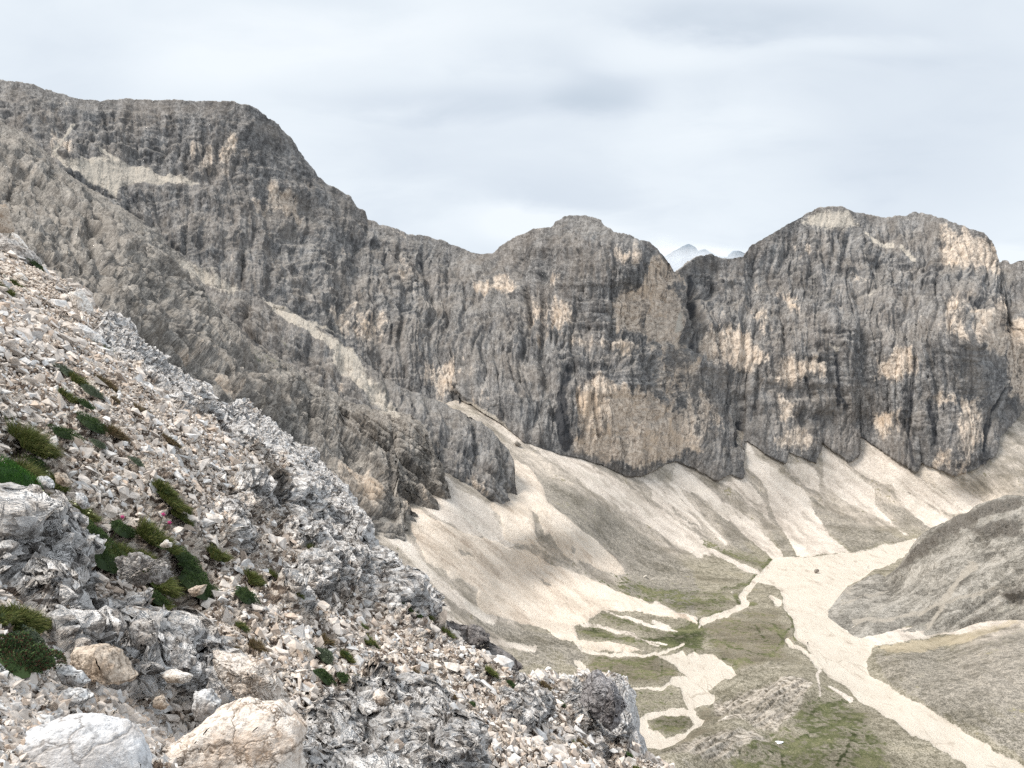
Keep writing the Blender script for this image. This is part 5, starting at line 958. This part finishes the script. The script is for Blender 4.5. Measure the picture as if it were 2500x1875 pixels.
    for q_, hq in ((1.0, -.02), (.75, .35), (.4, .5), (.02, .55)):
        ring.append(g + tu * (np.cos(tt) * lb * q_ * A * .8)[:, None] + tv * (np.sin(tt) * lb * q_ * Bv * .75)[:, None] + nrm * (hq * hgt * (.6 if grass else 1.)))
    ring = np.concatenate(ring); fr = []
    for q_ in range(3):
        for j_ in range(m): fr.append([q_ * m + j_, q_ * m + (j_ + 1) % m, (q_ + 1) * m + (j_ + 1) % m, (q_ + 1) * m + j_])
    nv = len(Vv); Vv = np.concatenate([Vv, ring]); Fv = np.concatenate([Fv, np.array(fr) + nv])
    cl = np.concatenate([np.repeat(cl, per, 0), np.tile(np.concatenate([pal[2] * .8, [1]]), (len(ring), 1))])
    nm = {'g': 'grass_tuft', 'b': 'grass_tuft', 'c': 'cushion_plant', 's': 'cushion_plant', 'l': 'moss_mound', 'd': 'leafy_shrub'}[kind]
    org = g.copy()
    o = obj(nm, np_mesh(nm, Vv - org, Fv, {'col': cl}, smooth=False), ML); o.location = org
    for (fx, fy) in flowers:
        fc = Z(k, '%f,%f' % (fx, fy))[0]; top = pt(fc[0], fc[1], D - hgt * .9)
        V_, F_ = ICO[3]; Vp = V_.copy(); an = np.arctan2(Vp[:, 0], Vp[:, 2]); Vp[:, [0, 2]] *= (1 + .38 * np.sin(5 * an))[:, None]; Vp *= np.array([4.5, 3, 4.]) * D / F
        fo = obj('flower', np_mesh('flower', Vp, F_, None, True, True), nfl.m, o); fo.location = top - org
        V3 = np.array([[-1, 0, 0], [1, 0, 0], [.6, 0, 1], [-.6, 0, 1]], float); e = (g + nrm * hgt * .3) - top
        Vs = np.array([[-.8 * px1, 0, 0], [.8 * px1, 0, 0], [.8 * px1 + e[0], e[1], e[2]], [-.8 * px1 + e[0], e[1], e[2]], [0, px1, 0], [e[0], e[1] + px1, e[2]]])
        s_o = obj('stalk', np_mesh('stalk', Vs, [[0, 1, 2, 3], [1, 4, 5, 2], [4, 0, 3, 5]], {'col': np.tile([.08, .12, .04, 1], (6, 1))}), ML, o); s_o.location = top - org
    for _ in range(white):
        q = g + tu * (r_.uniform(-.8, .8) * A) + tv * (r_.uniform(-.7, .7) * Bv) + nrm * hgt * r_.uniform(.6, 1.1)
        V_, F_ = ICO[3]
        fo = obj('flower', np_mesh('flower', V_ * np.array([2.6, 2, 2.2]) * D / F, F_, None, True, True), nfw.m, o); fo.location = q - org
    return o, c, max(rx, ry), kind, len(flowers) > 0, white > 0
KN = {'g': ('olive grass tuft', 'grass tuft'), 'b': ('brown withered grass tuft', 'grass tuft'), 'c': ('dark green cushion plant', 'cushion plant'), 's': ('grey-green cushion', 'cushion plant'), 'l': ('bright green moss mound', 'moss'), 'd': ('dark leafy shrub', 'shrub')}
LM = [l for l in LAND if l[2]]
seen = {}; done_ = []
for a in PL:
    o, c, r, kind, fl_, wh = plant(*a); done_.append((o, c, r, kind, fl_, wh))
for o, c, r, kind, fl_, wh in sorted(done_, key=lambda q: -q[2]):
    o['kind'] = 'thing'
    size = 'tiny' if r < 9.5 else 'small' if r < 16 else 'medium' if r < 26 else 'large'
    lm = sorted(LM, key=lambda l: (l[0] - c[0]) ** 2 + (l[1] - c[1]) ** 2)[:5]
    def rel(l):
        dx, dy = c[0] - l[0], c[1] - l[1]
        far = 'well ' if math.hypot(dx, dy) > l[3] + r + 70 else 'just '
        if abs(dx) > 1.3 * abs(dy): w_ = 'right of' if dx > 0 else 'left of'
        elif abs(dy) > 1.3 * abs(dx): w_ = 'below' if dy > 0 else 'above'
        else: w_ = ('below and right of' if dx > 0 else 'below and left of') if dy > 0 else ('above and right of' if dx > 0 else 'above and left of')
        return far + w_ + ' the ' + l[2]
    pre = size + ' ' + KN[kind][0] + (' with pink flowers' if fl_ else ' with pale blossoms' if wh else '')
    for l in lm:
        lab = pre + ' ' + rel(l)
        if len(lab.split()) > 14 or len(lab.replace('-', ' ').split()) > 16: lab = lab.replace('just ', '').replace('well ', '').replace(' with pale blossoms', '')
        if lab not in seen: break
    if len(lab.replace('-', ' ').split()) > 16: lab = lab.replace(' with pink flowers', '').replace(' and ', ' ')
    seen[lab] = 1
    o['label'] = lab; o['category'] = KN[kind][1]
    o['group'] = {'g': 'grass tufts on the near slope', 'b': 'grass tufts on the near slope', 'c': 'cushion plants on the near slope', 's': 'cushion plants on the near slope'}.get(kind, 'plants on the near slope')
print('things', round(time.time() - T0, 1))
# ================================================================ far peak, clouds, sky, light, camera
SUN_EL, SUN_AZ = math.radians(57), math.radians(-100)   # azimuth from +Y towards +X
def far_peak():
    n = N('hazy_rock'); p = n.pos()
    n.color(n.ramp(n.noise(n.map(p, (1, 1, .3)), .012, 8, .65), (.42, (.07, .11, .15)), (.58, (.17, .22, .27))))  # blue of the haze is put into the rock colour
    sk = np.array([(1590, 665), (1620, 628), (1640, 612), (1655, 608), (1668, 600), (1682, 597), (1694, 602), (1704, 612), (1722, 609), (1740, 618), (1752, 626), (1775, 628), (1790, 615), (1805, 611), (1822, 616), (1850, 632), (1900, 660)], float)
    sf = lambda x: np.interp(x, sk[:, 0], sk[:, 1])
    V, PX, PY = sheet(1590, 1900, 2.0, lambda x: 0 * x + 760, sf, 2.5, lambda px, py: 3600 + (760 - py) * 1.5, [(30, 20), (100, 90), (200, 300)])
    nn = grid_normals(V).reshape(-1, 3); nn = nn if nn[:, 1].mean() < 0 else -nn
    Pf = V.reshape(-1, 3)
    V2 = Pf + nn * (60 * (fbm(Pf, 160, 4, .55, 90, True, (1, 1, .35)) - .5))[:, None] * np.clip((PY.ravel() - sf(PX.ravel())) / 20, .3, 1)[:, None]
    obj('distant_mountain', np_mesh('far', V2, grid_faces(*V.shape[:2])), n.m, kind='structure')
far_peak()
def cloud(name, c, r, dens, scale, seed):
    me = bpy.data.meshes.new(name); import bmesh
    bm = bmesh.new(); bmesh.ops.create_icosphere(bm, subdivisions=3, radius=1); bm.to_mesh(me); bm.free()
    m = bpy.data.materials.new(name); m.use_nodes = True; t = m.node_tree; t.nodes.clear()
    o = t.nodes.new('ShaderNodeOutputMaterial'); v = t.nodes.new('ShaderNodeVolumePrincipled')
    v.inputs['Color'].default_value = (.97, .98, 1, 1); v.inputs['Anisotropy'].default_value = 0
    tc = t.nodes.new('ShaderNodeTexCoord'); ns = t.nodes.new('ShaderNodeTexNoise'); ns.inputs['Scale'].default_value = scale; ns.inputs['Detail'].default_value = 5
    mp = t.nodes.new('ShaderNodeMapping'); mp.inputs['Location'].default_value = (seed, 0, 0); t.links.new(tc.outputs['Object'], mp.inputs[0]); t.links.new(mp.outputs[0], ns.inputs['Vector'])
    ln = t.nodes.new('ShaderNodeVectorMath'); ln.operation = 'LENGTH'; t.links.new(tc.outputs['Object'], ln.inputs[0])
    a = t.nodes.new('ShaderNodeMath'); a.operation = 'SUBTRACT'; t.links.new(ns.outputs[0], a.inputs[0]); t.links.new(ln.outputs['Value'], a.inputs[1])
    b = t.nodes.new('ShaderNodeMapRange'); b.inputs[1].default_value = -.45; b.inputs[2].default_value = .1; b.inputs[4].default_value = dens; t.links.new(a.outputs[0], b.inputs[0])
    t.links.new(b.outputs[0], v.inputs['Density']); t.links.new(v.outputs[0], o.inputs['Volume'])
    ob = obj(name, me, m, kind='stuff'); ob.location = c; ob.scale = r
    return ob

for q_, (px_, py_, D_, rx_, rz_, dn_) in enumerate([(1640, 655, 3200, 300, 110, .006), (1690, 640, 3150, 260, 90, .003), (1765, 632, 3250, 180, 60, .004), (1610, 610, 3300, 120, 80, .0022)]):
    cloud('cloud', tuple(pt(px_, py_, D_)), (rx_, 120, rz_), dn_, 1.6, q_ * 3.1)
w = bpy.data.worlds.new('World'); scene.world = w; w.use_nodes = True; t = w.node_tree; t.nodes.clear()
class W(N):
    def __init__(s): s.t = t
n = W()
out = t.nodes.new('ShaderNodeOutputWorld'); bg = t.nodes.new('ShaderNodeBackground'); t.links.new(bg.outputs[0], out.inputs[0])
sk = t.nodes.new('ShaderNodeTexSky'); sk.sky_type = 'NISHITA'; sk.sun_disc = False; sk.sun_elevation = SUN_EL; sk.sun_rotation = SUN_AZ
sk.air_density = 1; sk.dust_density = 2; sk.altitude = 2300
d = t.nodes.new('ShaderNodeTexCoord').outputs['Generated']
sx, sy, sz = n.sep(d)
# cloud deck: directions projected on a plane overhead, flattened bands near the horizon
zz = n.M('ADD', n.M('MAXIMUM', sz, 0.), .28)
cp = t.nodes.new('ShaderNodeCombineXYZ'); n.L(n.M('DIVIDE', sx, zz), cp.inputs[0]); n.L(n.M('DIVIDE', sy, zz), cp.inputs[1]); cp = cp.outputs[0]
big = n.noise(cp, .9, 5, .5, .3); det = n.noise(n.map(cp, (1, 1.6, 1)), 2.6, 7, .55, .4)
cov = n.M('ADD', n.M('MULTIPLY', big, .6), n.M('MULTIPLY', det, .4))
def spot(px, py, rx, ry, amt, rot=0):
    """a cloud patch at a fixed bearing: soft ellipse about a direction"""
    ux, uz = (px - CX) / F, (CY - py) / F
    qx = n.M('SUBTRACT', n.M('DIVIDE', sx, n.M('MAXIMUM', sy, .05)), ux); qz = n.M('SUBTRACT', n.M('DIVIDE', sz, n.M('MAXIMUM', sy, .05)), uz)
    wn = n.M('MULTIPLY', n.M('SUBTRACT', det, .5), .10)
    qx = n.M('DIVIDE', n.M('ADD', qx, wn), rx / F); qz = n.M('DIVIDE', n.M('ADD', qz, n.M('MULTIPLY', wn, .6)), ry / F)
    r = n.M('SQRT', n.M('ADD', n.M('MULTIPLY', qx, qx), n.M('MULTIPLY', qz, qz)))
    return n.M('MULTIPLY', n.step(r, 1.25, .2), amt)
shade = n.M('MULTIPLY', n.step(cov, .40, .62), .5)
for a in [(1150, 250, 440, 50, .42), (1480, 225, 150, 60, .55), (1250, 140, 300, 60, .25), (1800, 40, 330, 70, .6), (2250, 250, 520, 330, .55), (1250, 470, 420, 90, .25), (150, 150, 260, 140, .2), (2150, 480, 500, 160, .25), (900, 380, 260, 90, .2)]:
    shade = n.M('ADD', shade, spot(*a))
for a in [(1620, 120, 280, 60, -.5), (700, 100, 420, 110, -.45), (1330, 545, 230, 60, -.85), (1680, 640, 160, 50, -.8), (2480, 640, 90, 60, -.7), (1700, 330, 260, 60, -.25), (2130, 110, 300, 30, -.3), (500, 170, 300, 80, -.3)]:
    shade = n.M('ADD', shade, spot(*a))
cc = n.ramp(n.M('ADD', n.M('MULTIPLY', shade, .55), .27), (.12, (.90, .955, 1.0)), (.36, (.82, .885, .945)), (.64, (.71, .78, .86)), (.95, (.58, .66, .75)))
cc10 = n.vscale(cc, 10.)
mixc = t.nodes.new('ShaderNodeMix'); mixc.data_type = 'RGBA'; mixc.inputs[0].default_value = .94
t.links.new(sk.outputs[0], mixc.inputs[6]); t.links.new(cc10, mixc.inputs[7])
t.links.new(mixc.outputs[2], bg.inputs[0]); bg.inputs[1].default_value = .1
w.cycles.sampling_method = 'MANUAL'; w.cycles.sample_map_resolution = 256

ld = bpy.data.lights.new('sun', 'SUN'); ld.energy = 4.0; ld.angle = math.radians(22); ld.color = (1, .945, .87)
lo = bpy.data.objects.new('sun', ld); COL.objects.link(lo)
from mathutils import Vector
sd = Vector((math.sin(SUN_AZ) * math.cos(SUN_EL), math.cos(SUN_AZ) * math.cos(SUN_EL), math.sin(SUN_EL)))
lo.rotation_euler = (-sd).to_track_quat('-Z', 'Y').to_euler(); lo.location = (0, 0, 400)

cam = bpy.data.cameras.new('camera'); co = bpy.data.objects.new('camera', cam); COL.objects.link(co)
cam.sensor_fit = 'HORIZONTAL'; cam.sensor_width = 36; cam.lens = 36 * F / 2500; cam.clip_end = 20000; cam.clip_start = .05
co.location = (0, 0, CAMZ); co.rotation_euler = (math.pi / 2, 0, 0); scene.camera = co
vs = scene.view_settings; vs.view_transform = 'Standard'; vs.look = 'None'; vs.exposure = .08; vs.gamma = 1
scene.cycles.max_bounces = 5; scene.cycles.diffuse_bounces = 2; scene.cycles.volume_bounces = 2; scene.cycles.transparent_max_bounces = 4
scene.cycles.sample_clamp_indirect = 2.5; scene.cycles.use_denoising = False
print('done', round(time.time() - T0, 1))
